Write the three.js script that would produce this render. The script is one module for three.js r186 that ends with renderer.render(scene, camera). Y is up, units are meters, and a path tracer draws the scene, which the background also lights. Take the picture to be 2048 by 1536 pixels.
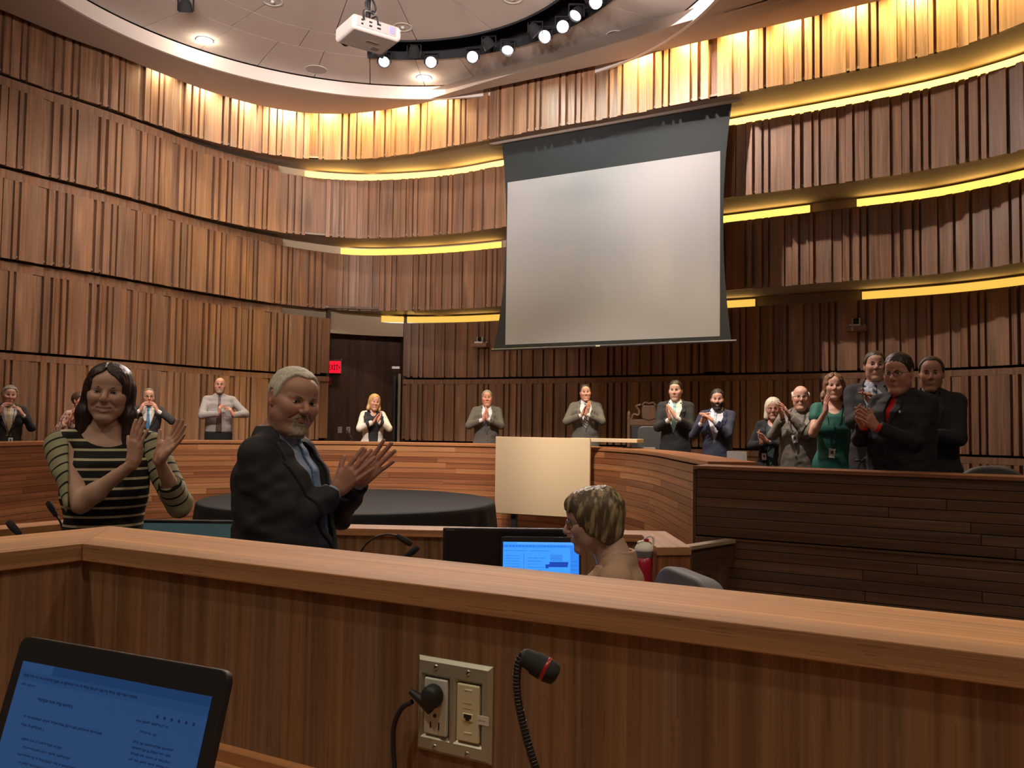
import * as THREE from 'three';
import { mergeGeometries } from 'three/addons/utils/BufferGeometryUtils.js';
import { RoundedBoxGeometry } from 'three/addons/geometries/RoundedBoxGeometry.js';
import { RectAreaLightUniformsLib } from 'three/addons/lights/RectAreaLightUniformsLib.js';

// ------------------------------------------------------------------ camera, exposure
const scene = new THREE.Scene();
scene.background = new THREE.Color(0x000000);
const D2R = Math.PI / 180;
const camera = new THREE.PerspectiveCamera(48.22, 2048 / 1536, 0.05, 60);
camera.position.set(0, 1.5, 0);
camera.rotation.set(2.8 * D2R, 0, 0.8 * D2R, 'XYZ');
const renderer = new THREE.WebGLRenderer({ antialias: true });
renderer.toneMapping = THREE.LinearToneMapping;
renderer.toneMappingExposure = 1.0;
renderer.shadowMap.enabled = true;
RectAreaLightUniformsLib.init();

// light levels (candela, or nits for the strips)
const LV = { stage: 26, wall: 10, near: 140, side: 22, wash: 22, cove: 9, aisle: 38, up: 170, exit: 0.5, screen: 0.8 };
const WARM = new THREE.Color(1.0, 0.80, 0.58), SPOTC = new THREE.Color(1.0, 0.84, 0.74), GOLD = new THREE.Color(1.0, 0.62, 0.17), WASHC = new THREE.Color(1.0, 0.74, 0.27);

// ------------------------------------------------------------------ helpers
const rng = (s) => () => { s |= 0; s = (s + 0x6d2b79f5) | 0; let t = Math.imul(s ^ (s >>> 15), 1 | s); t = (t + Math.imul(t ^ (t >>> 7), 61 | t)) ^ t; return ((t ^ (t >>> 14)) >>> 0) / 4294967296; };
const R0 = rng(7);
const V3 = (x, y, z) => new THREE.Vector3(x, y, z);
const clamp = (x, a, b) => Math.min(b, Math.max(a, x)), lerp = (a, b, t) => a + (b - a) * t, sstep = (a, b, x) => { const t = clamp((x - a) / (b - a), 0, 1); return t * t * (3 - 2 * t); };
const hash3 = (x, y, z) => { let h = Math.imul(x | 0, 374761393) ^ Math.imul(y | 0, 668265263) ^ Math.imul(z | 0, 2147483647 ^ 0x1b873593); h = Math.imul(h ^ (h >>> 13), 1274126177); return ((h ^ (h >>> 16)) >>> 0) / 4294967296; };
function vnoise(x, y, z) {
  const X = Math.floor(x), Y = Math.floor(y), Z = Math.floor(z), f = (t) => t * t * (3 - 2 * t), u = f(x - X), v = f(y - Y), w = f(z - Z);
  const L = (a, b, t) => a + (b - a) * t;
  return L(L(L(hash3(X, Y, Z), hash3(X + 1, Y, Z), u), L(hash3(X, Y + 1, Z), hash3(X + 1, Y + 1, Z), u), v), L(L(hash3(X, Y, Z + 1), hash3(X + 1, Y, Z + 1), u), L(hash3(X, Y + 1, Z + 1), hash3(X + 1, Y + 1, Z + 1), u), v), w) * 2 - 1;
}
const names = new Map();
function numbered(n) { const k = names.get(n) ?? 0; names.set(n, k + 1); return k ? n + '_' + String(k).padStart(3, '0') : n; }
function thing(name, label, category, pos = [0, 0, 0], turn = 0, group) {
  const o = new THREE.Group(); o.name = numbered(name); o.position.set(...pos); o.rotation.y = turn; o.userData = { label, category };
  if (group) o.userData.group = group;
  scene.add(o); return o;
}
function structure(name) { const o = new THREE.Group(); o.name = name; o.userData = { kind: 'structure' }; scene.add(o); return o; }
function part(name, geo, mat, parent, pos, rot, label) {
  const m = new THREE.Mesh(geo, mat); m.name = name; m.castShadow = m.receiveShadow = true;
  if (pos) m.position.set(...pos);
  if (rot) m.rotation.set(...rot);
  if (label) m.userData.label = label;
  parent.add(m); return m;
}
function shell(name, geo, mat, pos) { const m = part(name, geo, mat, scene, pos); m.userData = { kind: 'structure' }; return m; }
const put = (g, x = 0, y = 0, z = 0, rx = 0, ry = 0, rz = 0) => { if (rx) g.rotateX(rx); if (rz) g.rotateZ(rz); if (ry) g.rotateY(ry); return g.translate(x, y, z); };
const merge = (list) => mergeGeometries(list.map((g) => { const n = g.index ? g.toNonIndexed() : g; for (const k of Object.keys(n.attributes)) if (!['position', 'normal', 'uv'].includes(k)) n.deleteAttribute(k); return n; }));
const rbox = (w, h, d, r = 0.004, s = 2) => new RoundedBoxGeometry(w, h, d, s, Math.min(r, w / 2.01, h / 2.01, d / 2.01));
const tube = (pts, r, seg = 24, rs = 8, closed = false) => new THREE.TubeGeometry(new THREE.CatmullRomCurve3(pts.map((p) => V3(...p)), closed, 'catmullrom', 0.5), seg, r, rs, closed);
const cyl = (r0, r1, h, n = 24, open = false) => new THREE.CylinderGeometry(r0, r1, h, n, 1, open);
const lathe = (pts, n = 40) => new THREE.LatheGeometry(pts.map((p) => new THREE.Vector2(p[0], p[1])), n);
// a box with uv in metres, the grain (v) running along axis g
function ubox(w, h, d, g = 'y', ou = 0, ov = 0) {
  const b = new THREE.BoxGeometry(w, h, d), p = b.attributes.position, n = b.attributes.normal, uv = b.attributes.uv;
  for (let i = 0; i < p.count; i++) {
    const P = [p.getX(i), p.getY(i), p.getZ(i)], N = [Math.abs(n.getX(i)), Math.abs(n.getY(i)), Math.abs(n.getZ(i))], gi = 'xyz'.indexOf(g), ni = N.indexOf(Math.max(...N));
    const rest = [0, 1, 2].filter((k) => k !== ni);
    const vi = rest.includes(gi) ? gi : rest[1], ui = rest.find((k) => k !== vi);
    uv.setXY(i, P[ui] + ou, P[vi] + ov);
  }
  return b;
}
// points of a plan curve with distance along it; front of the curve is to the left of its travel seen from below, n = (-tz, tx)
class Plan {
  constructor(ctrl, n = 600, smooth = true) {
    let pts;
    if (smooth) { const c = new THREE.CatmullRomCurve3(ctrl.map((p) => V3(p[0], 0, p[1])), false, 'centripetal'); pts = c.getPoints(n).map((p) => [p.x, p.z]); } else pts = ctrl;
    this.p = pts; this.s = [0];
    for (let i = 1; i < pts.length; i++) this.s.push(this.s[i - 1] + Math.hypot(pts[i][0] - pts[i - 1][0], pts[i][1] - pts[i - 1][1]));
    this.len = this.s[this.s.length - 1];
  }
  at(s) {
    s = clamp(s, 0, this.len); let a = 0, b = this.s.length - 1;
    while (b - a > 1) { const m = (a + b) >> 1; if (this.s[m] <= s) a = m; else b = m; }
    const t = (s - this.s[a]) / (this.s[b] - this.s[a] || 1), A = this.p[a], B = this.p[b];
    const l = Math.hypot(B[0] - A[0], B[1] - A[1]) || 1;
    return { x: lerp(A[0], B[0], t), z: lerp(A[1], B[1], t), tx: (B[0] - A[0]) / l, tz: (B[1] - A[1]) / l };
  }
  off(s, d) { const q = this.at(s), e = 0.05, a = this.at(s - e), b = this.at(s + e); let tx = b.x - a.x, tz = b.z - a.z; const l = Math.hypot(tx, tz); tx /= l; tz /= l; return [q.x - tz * d, q.z + tx * d, tx, tz]; }
  sAtX(x) { let best = 0, bd = 1e9; for (let i = 0; i < this.p.length; i++) { const d = Math.abs(this.p[i][0] - x); if (d < bd) { bd = d; best = i; } } return this.s[best]; }
}
// a solid band that follows a plan curve from s0 to s1 between the offsets f (front) and b (back) and the heights y0 and y1
function band(pl, s0, s1, f, b, y0, y1, step = 0.12, u0 = 0, grainAlong = false) {
  const n = Math.max(1, Math.ceil((s1 - s0) / step)), pos = [], nor = [], uv = [], idx = [];
  const F = [], B = [];
  for (let i = 0; i <= n; i++) { const s = lerp(s0, s1, i / n); F.push(pl.off(s, f)); B.push(pl.off(s, b)); }
  const quad = (A, Bq, C, Dq) => { const k = pos.length / 3; for (const v of [A, Bq, C, Dq]) { pos.push(...v.p); nor.push(...v.n); grainAlong ? uv.push(v.u[1], v.u[0]) : uv.push(...v.u); } idx.push(k, k + 1, k + 2, k, k + 2, k + 3); };
  const L = (s1 - s0) / n;
  for (let i = 0; i < n; i++) {
    const a = F[i], c = F[i + 1], d = B[i], e = B[i + 1], ua = u0 + i * L, ub = u0 + (i + 1) * L, na = [-a[3], 0, a[2]], nc = [-c[3], 0, c[2]], neg = (v) => v.map((x) => -x);
    quad({ p: [a[0], y0, a[1]], n: na, u: [ua, y0] }, { p: [c[0], y0, c[1]], n: nc, u: [ub, y0] }, { p: [c[0], y1, c[1]], n: nc, u: [ub, y1] }, { p: [a[0], y1, a[1]], n: na, u: [ua, y1] });
    quad({ p: [e[0], y0, e[1]], n: neg(nc), u: [ub, y0] }, { p: [d[0], y0, d[1]], n: neg(na), u: [ua, y0] }, { p: [d[0], y1, d[1]], n: neg(na), u: [ua, y1] }, { p: [e[0], y1, e[1]], n: neg(nc), u: [ub, y1] });
    const T = [0, 1, 0], w = Math.abs(f - b);
    quad({ p: [a[0], y1, a[1]], n: T, u: [ua, 0] }, { p: [c[0], y1, c[1]], n: T, u: [ub, 0] }, { p: [e[0], y1, e[1]], n: T, u: [ub, w] }, { p: [d[0], y1, d[1]], n: T, u: [ua, w] });
    const Z = [0, -1, 0];
    quad({ p: [d[0], y0, d[1]], n: Z, u: [ua, w] }, { p: [e[0], y0, e[1]], n: Z, u: [ub, w] }, { p: [c[0], y0, c[1]], n: Z, u: [ub, 0] }, { p: [a[0], y0, a[1]], n: Z, u: [ua, 0] });
  }
  for (const [i, sg] of [[0, -1], [n, 1]]) {
    const a = F[i], d = B[i], N = [a[2] * sg, 0, a[3] * sg], w = Math.abs(f - b), q = [{ p: [d[0], y0, d[1]], n: N, u: [w, y0] }, { p: [a[0], y0, a[1]], n: N, u: [0, y0] }, { p: [a[0], y1, a[1]], n: N, u: [0, y1] }, { p: [d[0], y1, d[1]], n: N, u: [w, y1] }];
    sg < 0 ? quad(...q) : quad(q[1], q[0], q[3], q[2]);
  }
  const g = new THREE.BufferGeometry();
  g.setAttribute('position', new THREE.Float32BufferAttribute(pos, 3)); g.setAttribute('normal', new THREE.Float32BufferAttribute(nor, 3)); g.setAttribute('uv', new THREE.Float32BufferAttribute(uv, 2)); g.setIndex(idx);
  return g;
}
// a solid prism: plan outline (x, z) with holes, from y0 to y1
function slab(outline, y0, y1, holes = [], bevel = 0) {
  const sh = new THREE.Shape(outline.map((p) => new THREE.Vector2(p[0], -p[1])));
  for (const h of holes) sh.holes.push(new THREE.Path(h.map((p) => new THREE.Vector2(p[0], -p[1]))));
  const g = new THREE.ExtrudeGeometry(sh, { depth: y1 - y0 - 2 * bevel, bevelEnabled: bevel > 0, bevelThickness: bevel, bevelSize: bevel, bevelOffset: -bevel, bevelSegments: 2, curveSegments: 40 });
  g.rotateX(-Math.PI / 2); g.translate(0, y0 + bevel, 0); return g;
}

// ------------------------------------------------------------------ textures and materials
function dataTex(w, h, fn, srgb = true) {
  const d = new Uint8Array(w * h * 4);
  for (let y = 0; y < h; y++) for (let x = 0; x < w; x++) { const c = fn(x / w, y / h, x, y), i = (y * w + x) * 4; d[i] = clamp(c[0], 0, 1) * 255; d[i + 1] = clamp(c[1], 0, 1) * 255; d[i + 2] = clamp(c[2], 0, 1) * 255; d[i + 3] = 255; }
  const t = new THREE.DataTexture(d, w, h); t.wrapS = t.wrapT = THREE.RepeatWrapping; t.magFilter = THREE.LinearFilter; t.minFilter = THREE.LinearMipmapLinearFilter; t.generateMipmaps = true;
  if (srgb) t.colorSpace = THREE.SRGBColorSpace;
  t.needsUpdate = true; return t;
}
// periodic noise: n cells across
const pn = (u, v, nu, nv, k) => { const x = u * nu, y = v * nv, X = Math.floor(x), Y = Math.floor(y), f = (t) => t * t * (3 - 2 * t), a = f(x - X), b = f(y - Y), H = (i, j) => hash3(((i % nu) + nu) % nu, ((j % nv) + nv) % nv, k); return lerp(lerp(H(X, Y), H(X + 1, Y), a), lerp(H(X, Y + 1), H(X + 1, Y + 1), a), b); };
// straight-grained veneer, the grain along v; colours are multipliers round 1
function woodTex(k, streak = 0.20, warm = 0.06) {
  return dataTex(512, 512, (u, v) => {
    const wob = (pn(u, v, 4, 3, k + 9) - 0.5) * 0.03;
    let a = pn(u + wob, v, 24, 2, k) * 0.5 + pn(u + wob, v, 70, 3, k + 1) * 0.3 + pn(u, v, 190, 5, k + 2) * 0.2;
    const fig = pn(u, v, 6, 2, k + 3);
    const pore = pn(u, v, 256, 24, k + 4) > 0.86 ? 0.10 : 0;
    const L = 0.86 - streak * (a - 0.5) * 1.6 - 0.16 * (fig - 0.5) - pore, w = warm * (pn(u + wob, v, 16, 2, k + 5) - 0.5) * 2;
    return [L + w * 0.4, L - w * 0.2, L - w];
  });
}
const WT = [woodTex(11), woodTex(57, 0.25), woodTex(91, 0.34, 0.08)];
const tex = (t, su, sv, ou = 0, ov = 0) => { const c = t.clone(); c.repeat.set(su, sv); c.offset.set(ou, ov); c.needsUpdate = true; return c; };
const std = (o) => new THREE.MeshStandardMaterial(o);
const lin = (r, g, b) => new THREE.Color().setRGB(r, g, b);
const wood = (rgb, t = 0, su = 1.7, sv = 0.8, rough = 0.42, ou = 0) => std({ color: lin(...rgb), map: tex(WT[t], su, sv, ou, ou * 1.7), roughness: rough, bumpMap: tex(WT[t], su, sv, ou, ou * 1.7), bumpScale: 0.0006 });
const plain = (rgb, rough = 0.6, extra = {}) => std({ color: lin(...rgb), roughness: rough, ...extra });
const glow = (rgb, k, extra = {}) => std({ color: 0x000000, emissive: lin(...rgb), emissiveIntensity: k, roughness: 0.5, ...extra });
const M = {
  black: plain([0.012, 0.012, 0.014], 0.55), blackSoft: plain([0.02, 0.02, 0.022], 0.9), blackGloss: plain([0.012, 0.012, 0.014], 0.25),
  metal: std({ color: lin(0.55, 0.55, 0.53), metalness: 1, roughness: 0.32 }), darkMetal: std({ color: lin(0.1, 0.1, 0.1), metalness: 1, roughness: 0.4 }),
  whitePaint: plain([0.62, 0.58, 0.55], 0.8), whitePlastic: plain([0.70, 0.70, 0.66], 0.4), ceiling: plain([0.62, 0.55, 0.52], 0.9), soffit: plain([0.46, 0.38, 0.33], 0.9),
};
const SLATW = [[0.39, 0.21, 0.122], [0.43, 0.235, 0.135], [0.36, 0.192, 0.112], [0.41, 0.215, 0.118], [0.375, 0.207, 0.128]].map((c, i) => wood(c, i % 3, 1.7, 0.8, 0.45, i * 0.37));
const BACKW = wood([0.33, 0.165, 0.088], 1, 1.7, 0.8, 0.5, 0.2);
const PLANKW = [[0.44, 0.178, 0.076], [0.52, 0.225, 0.095], [0.36, 0.135, 0.058], [0.60, 0.285, 0.125], [0.41, 0.16, 0.068], [0.30, 0.108, 0.046]].map((c, i) => wood(c, 1 + i % 2, 6, 0.5, 0.4, i * 0.29));
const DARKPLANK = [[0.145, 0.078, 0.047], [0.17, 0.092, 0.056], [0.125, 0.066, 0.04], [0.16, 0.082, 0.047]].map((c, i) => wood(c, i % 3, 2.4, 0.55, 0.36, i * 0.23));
const CAPW = wood([0.56, 0.29, 0.125], 1, 3.2, 0.9, 0.68), CAPW2 = wood([0.54, 0.26, 0.11], 0, 3.2, 0.9, 0.6);
const PANELW = wood([0.30, 0.175, 0.098], 2, 2.6, 0.8, 0.5);

// ------------------------------------------------------------------ the room shell
// plan of the curved wall: A is the lowest face, B, C and D step forward on the right, tier over tier
const PLAN = {
  A: [[-9.0, -5.4], [-8.3, -8.1], [-7.45, -10.1], [-6.84, -11.3], [-6.48, -11.88], [-6.07, -12.5], [-5.66, -13.25], [-5.23, -14.1], [-4.64, -15.0], [-3.95, -15.72], [-3.12, -16.4], [-2.2, -16.72], [-1.21, -16.58], [-0.23, -16.15], [1.75, -15.1], [3.41, -14.1], [4.82, -13.24], [6.0, -12.42], [6.45, -11.98], [6.85, -11.4], [7.5, -10.1], [8.2, -8.0], [8.9, -5.4]],
  B: [[-9.0, -5.4], [-8.3, -8.1], [-7.45, -10.1], [-6.82, -11.27], [-6.46, -11.85], [-6.06, -12.45], [-5.65, -13.2], [-5.2, -14.03], [-4.6, -14.92], [-3.93, -15.66], [-3.1, -16.16], [-2.14, -16.1], [-1.17, -15.8], [-0.23, -15.32], [1.7, -14.2], [3.3, -13.2], [4.52, -12.4], [5.62, -11.68], [6.06, -11.2], [6.42, -10.66], [7.0, -9.5], [7.7, -7.6], [8.4, -5.2]],
  C: [[-9.0, -5.4], [-8.3, -8.1], [-7.45, -10.1], [-6.8, -11.24], [-6.45, -11.8], [-6.06, -12.38], [-5.64, -13.1], [-5.18, -13.94], [-4.54, -14.68], [-3.83, -15.2], [-2.97, -15.42], [-2.05, -15.31], [-1.13, -15.0], [-0.24, -14.44], [1.6, -13.35], [3.06, -12.39], [4.25, -11.65], [5.27, -10.92], [5.7, -10.5], [6.05, -10.03], [6.6, -8.9], [7.2, -7.2], [7.9, -5.0]],
  D: [[-9.0, -5.4], [-8.3, -8.1], [-7.45, -10.1], [-6.82, -11.2], [-6.48, -11.78], [-6.06, -12.33], [-5.63, -13.02], [-5.12, -13.73], [-4.48, -14.32], [-3.73, -14.68], [-2.87, -14.72], [-1.97, -14.44], [-1.07, -13.96], [-0.25, -13.46], [1.47, -12.49], [2.83, -11.65], [3.97, -10.97], [4.94, -10.32], [5.37, -9.92], [5.7, -9.38], [6.2, -8.3], [6.8, -6.6], [7.4, -4.6]],
};
const W = Object.fromEntries(Object.entries(PLAN).map(([k, v]) => [k, new Plan(v)]));
const SEAM = [0.0, 1.195, 2.415, 3.635, 4.855, 6.075, 7.5];
const TIER = ['A', 'A', 'A', 'B', 'C', 'D'];
const DAIS = 0.3;

const FLOORM = std({ color: lin(0.16, 0.12, 0.10), roughness: 0.95, map: dataTex(128, 128, (u, v, x, y) => { const a = 0.8 + 0.2 * hash3(x, y, 3); return [a, a, a]; }) });
shell('floor', slab([[-10, 5], [-10, -19], [10, -19], [10, 5]], -0.2, 0), FLOORM);
// closing walls and the roof slab, outside the frame but keeping the room closed
const closeM = wood([0.30, 0.15, 0.08], 1, 1.2, 0.6, 0.6, 0.4);
shell('wall_rear', ubox(20.4, 8.4, 0.2), closeM, [0, 4, 5.1]);
shell('wall_side_left', ubox(0.2, 8.4, 24.2), closeM, [-10.1, 4, -7]);
shell('wall_side_right', ubox(0.2, 8.4, 24.2), closeM, [10.1, 4, -7]);
shell('wall_far', ubox(20.4, 8.4, 0.2), closeM, [0, 4, -19.1]);
shell('ceiling_slab', ubox(20.4, 0.2, 24.4), M.ceiling, [0, 8.1, -7]);

// wall bands with their slats: each band (one tier of one wall) is a part of its wall and carries the slats one by one
const wallGroups = { left: structure('wall_left'), back: structure('wall_back'), right: structure('wall_right') };
const PAT = [[0.215, 0.055], [0.012, 0], [0.125, 0.022], [0.02, 0], [0.088, 0.058], [0.042, 0], [0.092, 0.058], [0.036, 0], [0.058, 0.058], [0.036, 0],
  [0.29, 0.055], [0.045, 0], [0.07, 0.06], [0.05, 0], [0.105, 0.06], [0.036, 0], [0.06, 0.06], [0.032, 0],
  [0.20, 0.055], [0.01, 0], [0.10, 0.02], [0.014, 0], [0.085, 0.058], [0.03, 0], [0.12, 0.035], [0.012, 0], [0.052, 0.06], [0.042, 0]];
const slatGeo = new Map();
function slatG(w, d, h, k) { const key = [w, d, h.toFixed(3), k % 3].join(); if (!slatGeo.has(key)) slatGeo.set(key, ubox(w, h, d, 'y', (k % 3) * 0.23, (k % 3) * 0.31)); return slatGeo.get(key); }
const xL = -3.46, xR = -2.12;       // the doorway recess in the lowest wall
const splits = { A: [-3.46, 3.2], B: [-3.46, 3.2], C: [-3.46, 3.0], D: [-3.46, 2.8] };
for (let t = 0; t < 6; t++) {
  const pl = W[TIER[t]], y0 = SEAM[t], y1 = SEAM[t + 1], coveAbove = t === 2 || t === 3 || t === 4;
  const [sa, sb] = splits[TIER[t]].map((x) => pl.sAtX(x));
  const top = y1 - (coveAbove ? 0.15 : 0.035), slTop = y1 - (coveAbove ? 0.16 : 0.13), lo = y0 + (t ? 0.03 : 0);
  const rec = t <= 2 ? [pl.sAtX(xL), pl.sAtX(xR)] : null;
  for (const [w, s0, s1] of [['left', 0, rec ? rec[0] : sa], ['back', rec ? rec[1] : sa, sb], ['right', sb, pl.len]]) {
    const bandM = part('wall_band', band(pl, s0, s1, 0, -0.05, lo, top, 0.12, s0), BACKW, wallGroups[w]);
    if (!coveAbove || w === 'left') {                         // flat rail that closes the tier under the seam
      part('top_rail', band(pl, s0, Math.min(s1, coveAbove ? pl.sAtX(-4.2) : 99), 0.03, 0, slTop + 0.004, y1 - 0.035, 0.12, s0), SLATW[2], bandM);
    }
    const h = slTop - y0, rr = rng(100 + t * 7);
    let s = 0.3, k = 0, i = 0;
    while (s < pl.len - 0.3) {
      const [pw, pd] = PAT[k % PAT.length]; k++;
      const c = s + pw / 2; s += pw;
      const cj = rr();
      if (!pd || c - pw / 2 < s0 + 0.01 || c + pw / 2 > s1 - 0.01) continue;
      const q = pl.off(c, 0);
      if (q[0] < -7.6 || q[0] > 7.4 || q[1] > -8.6) continue;           // beyond the picture only the plain band goes on
      if (t === 0 && q[0] < 5.4) continue;                               // hidden behind the benches
      const m = new THREE.Mesh(slatG(pw, pd, h, Math.floor(cj * 97)), SLATW[Math.floor(cj * 5)]);
      const p = pl.off(c, pd / 2);
      m.name = 'slat'; m.position.set(p[0], y0 + h / 2, p[1]); m.rotation.y = Math.atan2(-p[3], p[2]); m.castShadow = m.receiveShadow = true;
      bandM.add(m); i++;
    }
  }
}
// undersides of the overhanging tiers, and the lit coves behind the tops of the tiers below
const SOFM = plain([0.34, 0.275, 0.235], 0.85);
const coves = [[2, 'A', 'B', [[-2.55, -0.3], [3.3, 3.9], [5.25, 7.3]], 0.55], [3, 'B', 'C', [[-3.25, -0.3], [3.2, 4.35], [4.9, 7.2]], 0.8], [4, 'C', 'D', [[-3.75, -0.25], [3.0, 7.0]], 1.25]];
const coveM = plain([0.62, 0.5, 0.36], 0.8);
for (const [t, lo, up, runs, k] of coves) {
  const Y = SEAM[t + 1], a = W[up], b = W[lo], f = [], g = [];
  for (let i = 0; i <= 160; i++) { const p = a.off(a.len * i / 160, 0.015), q = b.off(b.len * i / 160, -0.26); f.push([p[0], p[1]]); g.push([q[0], q[1]]); }
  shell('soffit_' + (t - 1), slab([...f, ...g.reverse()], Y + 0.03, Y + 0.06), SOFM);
  shell('cove_back_' + (t - 1), band(b, 0, b.len, -0.2, -0.23, Y - 0.4, Y + 0.03), coveM);
  for (const [x0, x1] of runs) {
    const s0 = b.sAtX(x0), s1 = b.sAtX(x1), n = Math.max(1, Math.round((s1 - s0) / 1.1));
    const L = thing('cove_light', 'yellow strip light ' + (x0 < 2 ? 'left' : x0 > 4.8 ? 'far right' : 'right') + ' of the screen ' + ['', '', 'under the lowest overhanging wall tier', 'under the middle overhanging wall tier', 'under the topmost overhanging wall tier'][t], 'strip light', [0, 0, 0]);
    part('diffuser', band(b, s0, s1, -0.115, -0.135, Y - 0.125, Y - 0.01, 0.1), glow([1.0, 0.56, 0.09], 3.4 * k * k), L);
    part('channel', band(b, s0, s1, -0.136, -0.16, Y - 0.14, Y + 0.0, 0.1), M.metal, L);
    for (let i = 0; i < n; i++) {
      const sc = lerp(s0, s1, (i + 0.5) / n), p = b.off(sc, -0.1), r = new THREE.RectAreaLight(GOLD, LV.cove * k, (s1 - s0) / n * 0.96, 0.1);
      r.name = 'strip_glow'; r.position.set(p[0], Y - 0.065, p[1]); const tgt = b.off(sc, 1); r.lookAt(tgt[0], Y + 0.6, tgt[1]); L.add(r);
    }
  }
}
// doorway recess with a dark lobby
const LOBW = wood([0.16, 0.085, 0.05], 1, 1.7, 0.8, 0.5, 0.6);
{
  const j0 = W.A.off(W.A.sAtX(xL), 0), j1 = W.A.off(W.A.sAtX(xR), 0), g = structure('wall_lobby');
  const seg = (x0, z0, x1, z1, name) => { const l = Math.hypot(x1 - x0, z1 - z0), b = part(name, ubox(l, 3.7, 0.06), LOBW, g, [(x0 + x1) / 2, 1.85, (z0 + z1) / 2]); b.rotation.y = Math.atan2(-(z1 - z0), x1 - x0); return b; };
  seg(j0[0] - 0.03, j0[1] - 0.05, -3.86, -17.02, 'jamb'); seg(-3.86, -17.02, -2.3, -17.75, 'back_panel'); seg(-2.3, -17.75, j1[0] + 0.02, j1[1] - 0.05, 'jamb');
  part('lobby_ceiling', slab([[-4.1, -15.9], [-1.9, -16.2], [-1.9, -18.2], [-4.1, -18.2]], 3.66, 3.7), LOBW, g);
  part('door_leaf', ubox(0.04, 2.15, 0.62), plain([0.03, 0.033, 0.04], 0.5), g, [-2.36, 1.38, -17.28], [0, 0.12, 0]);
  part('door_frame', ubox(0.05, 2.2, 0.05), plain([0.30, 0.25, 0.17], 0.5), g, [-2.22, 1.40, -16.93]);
  part('door_closer', rbox(0.16, 0.05, 0.06), M.metal, g, [-2.30, 2.62, -16.95]);
}
// floor levels: the dais outside the ring and the step the camera sits on
const RC = [-2.05, -9.0], RA = 4.05, RN = 2.4;
function ringPts(a, b, n = 120) {           // the ring bench in plan, left arm, far arc, right arm
  const o = [];
  for (let i = 0; i <= n; i++) { const th = Math.PI - Math.PI * i / n, c = Math.cos(th), s = Math.sin(th); o.push([RC[0] + a * Math.sign(c) * Math.pow(Math.abs(c), 2 / RN), RC[1] - b * Math.pow(Math.max(0, s), 2 / RN)]); }
  return [[o[0][0], -4.4], ...o, [o[n][0], -7.0]];
}
shell('dais_floor', slab([[-9.9, -4.4], [-9.9, -18.9], [9.9, -18.9], [9.9, -2.9], [4.4, -3.75], [2.79, -4.66], [1.3, -5.62], [1.98, -7.0], ...ringPts(RA, RA).reverse().slice(1)], 0, DAIS), FLOORM);
shell('camera_step', slab([[-1.05, -1.0], [-0.72, -1.5], [0.62, -0.82], [3.5, 0.75], [3.5, 4.9], [-6, 4.9], [-4.4, 4.0]], 0, 0.35), FLOORM);

// ------------------------------------------------------------------ ceiling
const CC = [-1.7, -9.5], CR = 4.25;
const circ = (r, a0 = 0, a1 = Math.PI * 2, n = 96) => Array.from({ length: n + 1 }, (_, i) => { const a = lerp(a0, a1, i / n); return [CC[0] + r * Math.sin(a), CC[1] - r * Math.cos(a)]; });   // angle 0 = away from the camera, growing to the right
{
  const edge = [], d = W.D;
  for (let i = 0; i <= 200; i++) { const s = d.len * i / 200, p = d.off(s, 0.27); edge.push([p[0], p[1]]); }
  shell('ceiling', slab([[-9.9, -5.0], ...edge, [9.9, -4.4], [9.9, 4.9], [-9.9, 4.9]], 6.8, 6.95, [circ(CR).slice(0, -1)]), M.soffit);
  const ring = new Plan(circ(CR, 0, Math.PI * 2, 160).map((p) => p), 0, false);
  shell('trim_1', band(ring, 0, ring.len - 0.001, 0.02, -0.03, 6.795, 7.0, 0.16), plain([0.72, 0.66, 0.64], 0.7));
  shell('trim_2', slab(circ(CR + 0.3).slice(0, -1), 7.5, 7.56, []), plain([0.10, 0.09, 0.09], 0.9));
}
// ceiling panels of the round field, joint by joint; a black lighting trough runs between the rings
const inner = structure('ceiling_panels');
function sector(r0, r1, a0, a1, y0, y1) { const n = Math.max(3, Math.ceil((a1 - a0) / 0.06)); return slab([...circ(r1, a0, a1, n), ...(r0 > 0.01 ? circ(r0, a0, a1, n).reverse() : [CC])], y0, y1, [], 0); }
const TROUGH = [[-0.17, 1.17], [4.42, 5.17], [2.0, 4.0]];
const inTrough = (a) => TROUGH.some(([u, v]) => a > u && a < v);
const RING = (r0, r1, n, ph) => { for (let i = 0; i < n; i++) { const a0 = ph + i / n * Math.PI * 2, a1 = ph + (i + 1) / n * Math.PI * 2, gp = 0.006 / ((r0 + r1) / 2); part('ceiling_panel', sector(r0, r1, a0 + gp, a1 - gp, 7.02, 7.05), M.ceiling, inner); } };
RING(3.215, 4.225, 30, 0.05); RING(1.25, 2.585, 14, 0.1); RING(0.005, 1.24, 4, 0.3);
{ const cuts = [[1.17, 2.0], [4.0, 4.42], [5.17, 2 * Math.PI - 0.17]]; for (const [u, v] of cuts) { const n = Math.round((v - u) / 0.3); for (let i = 0; i < n; i++) part('ceiling_panel', sector(2.597, 3.203, lerp(u, v, i / n) + 0.002, lerp(u, v, (i + 1) / n) - 0.002, 7.02, 7.05), M.ceiling, inner); } }
const troughM = plain([0.018, 0.018, 0.024], 0.8);
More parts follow.
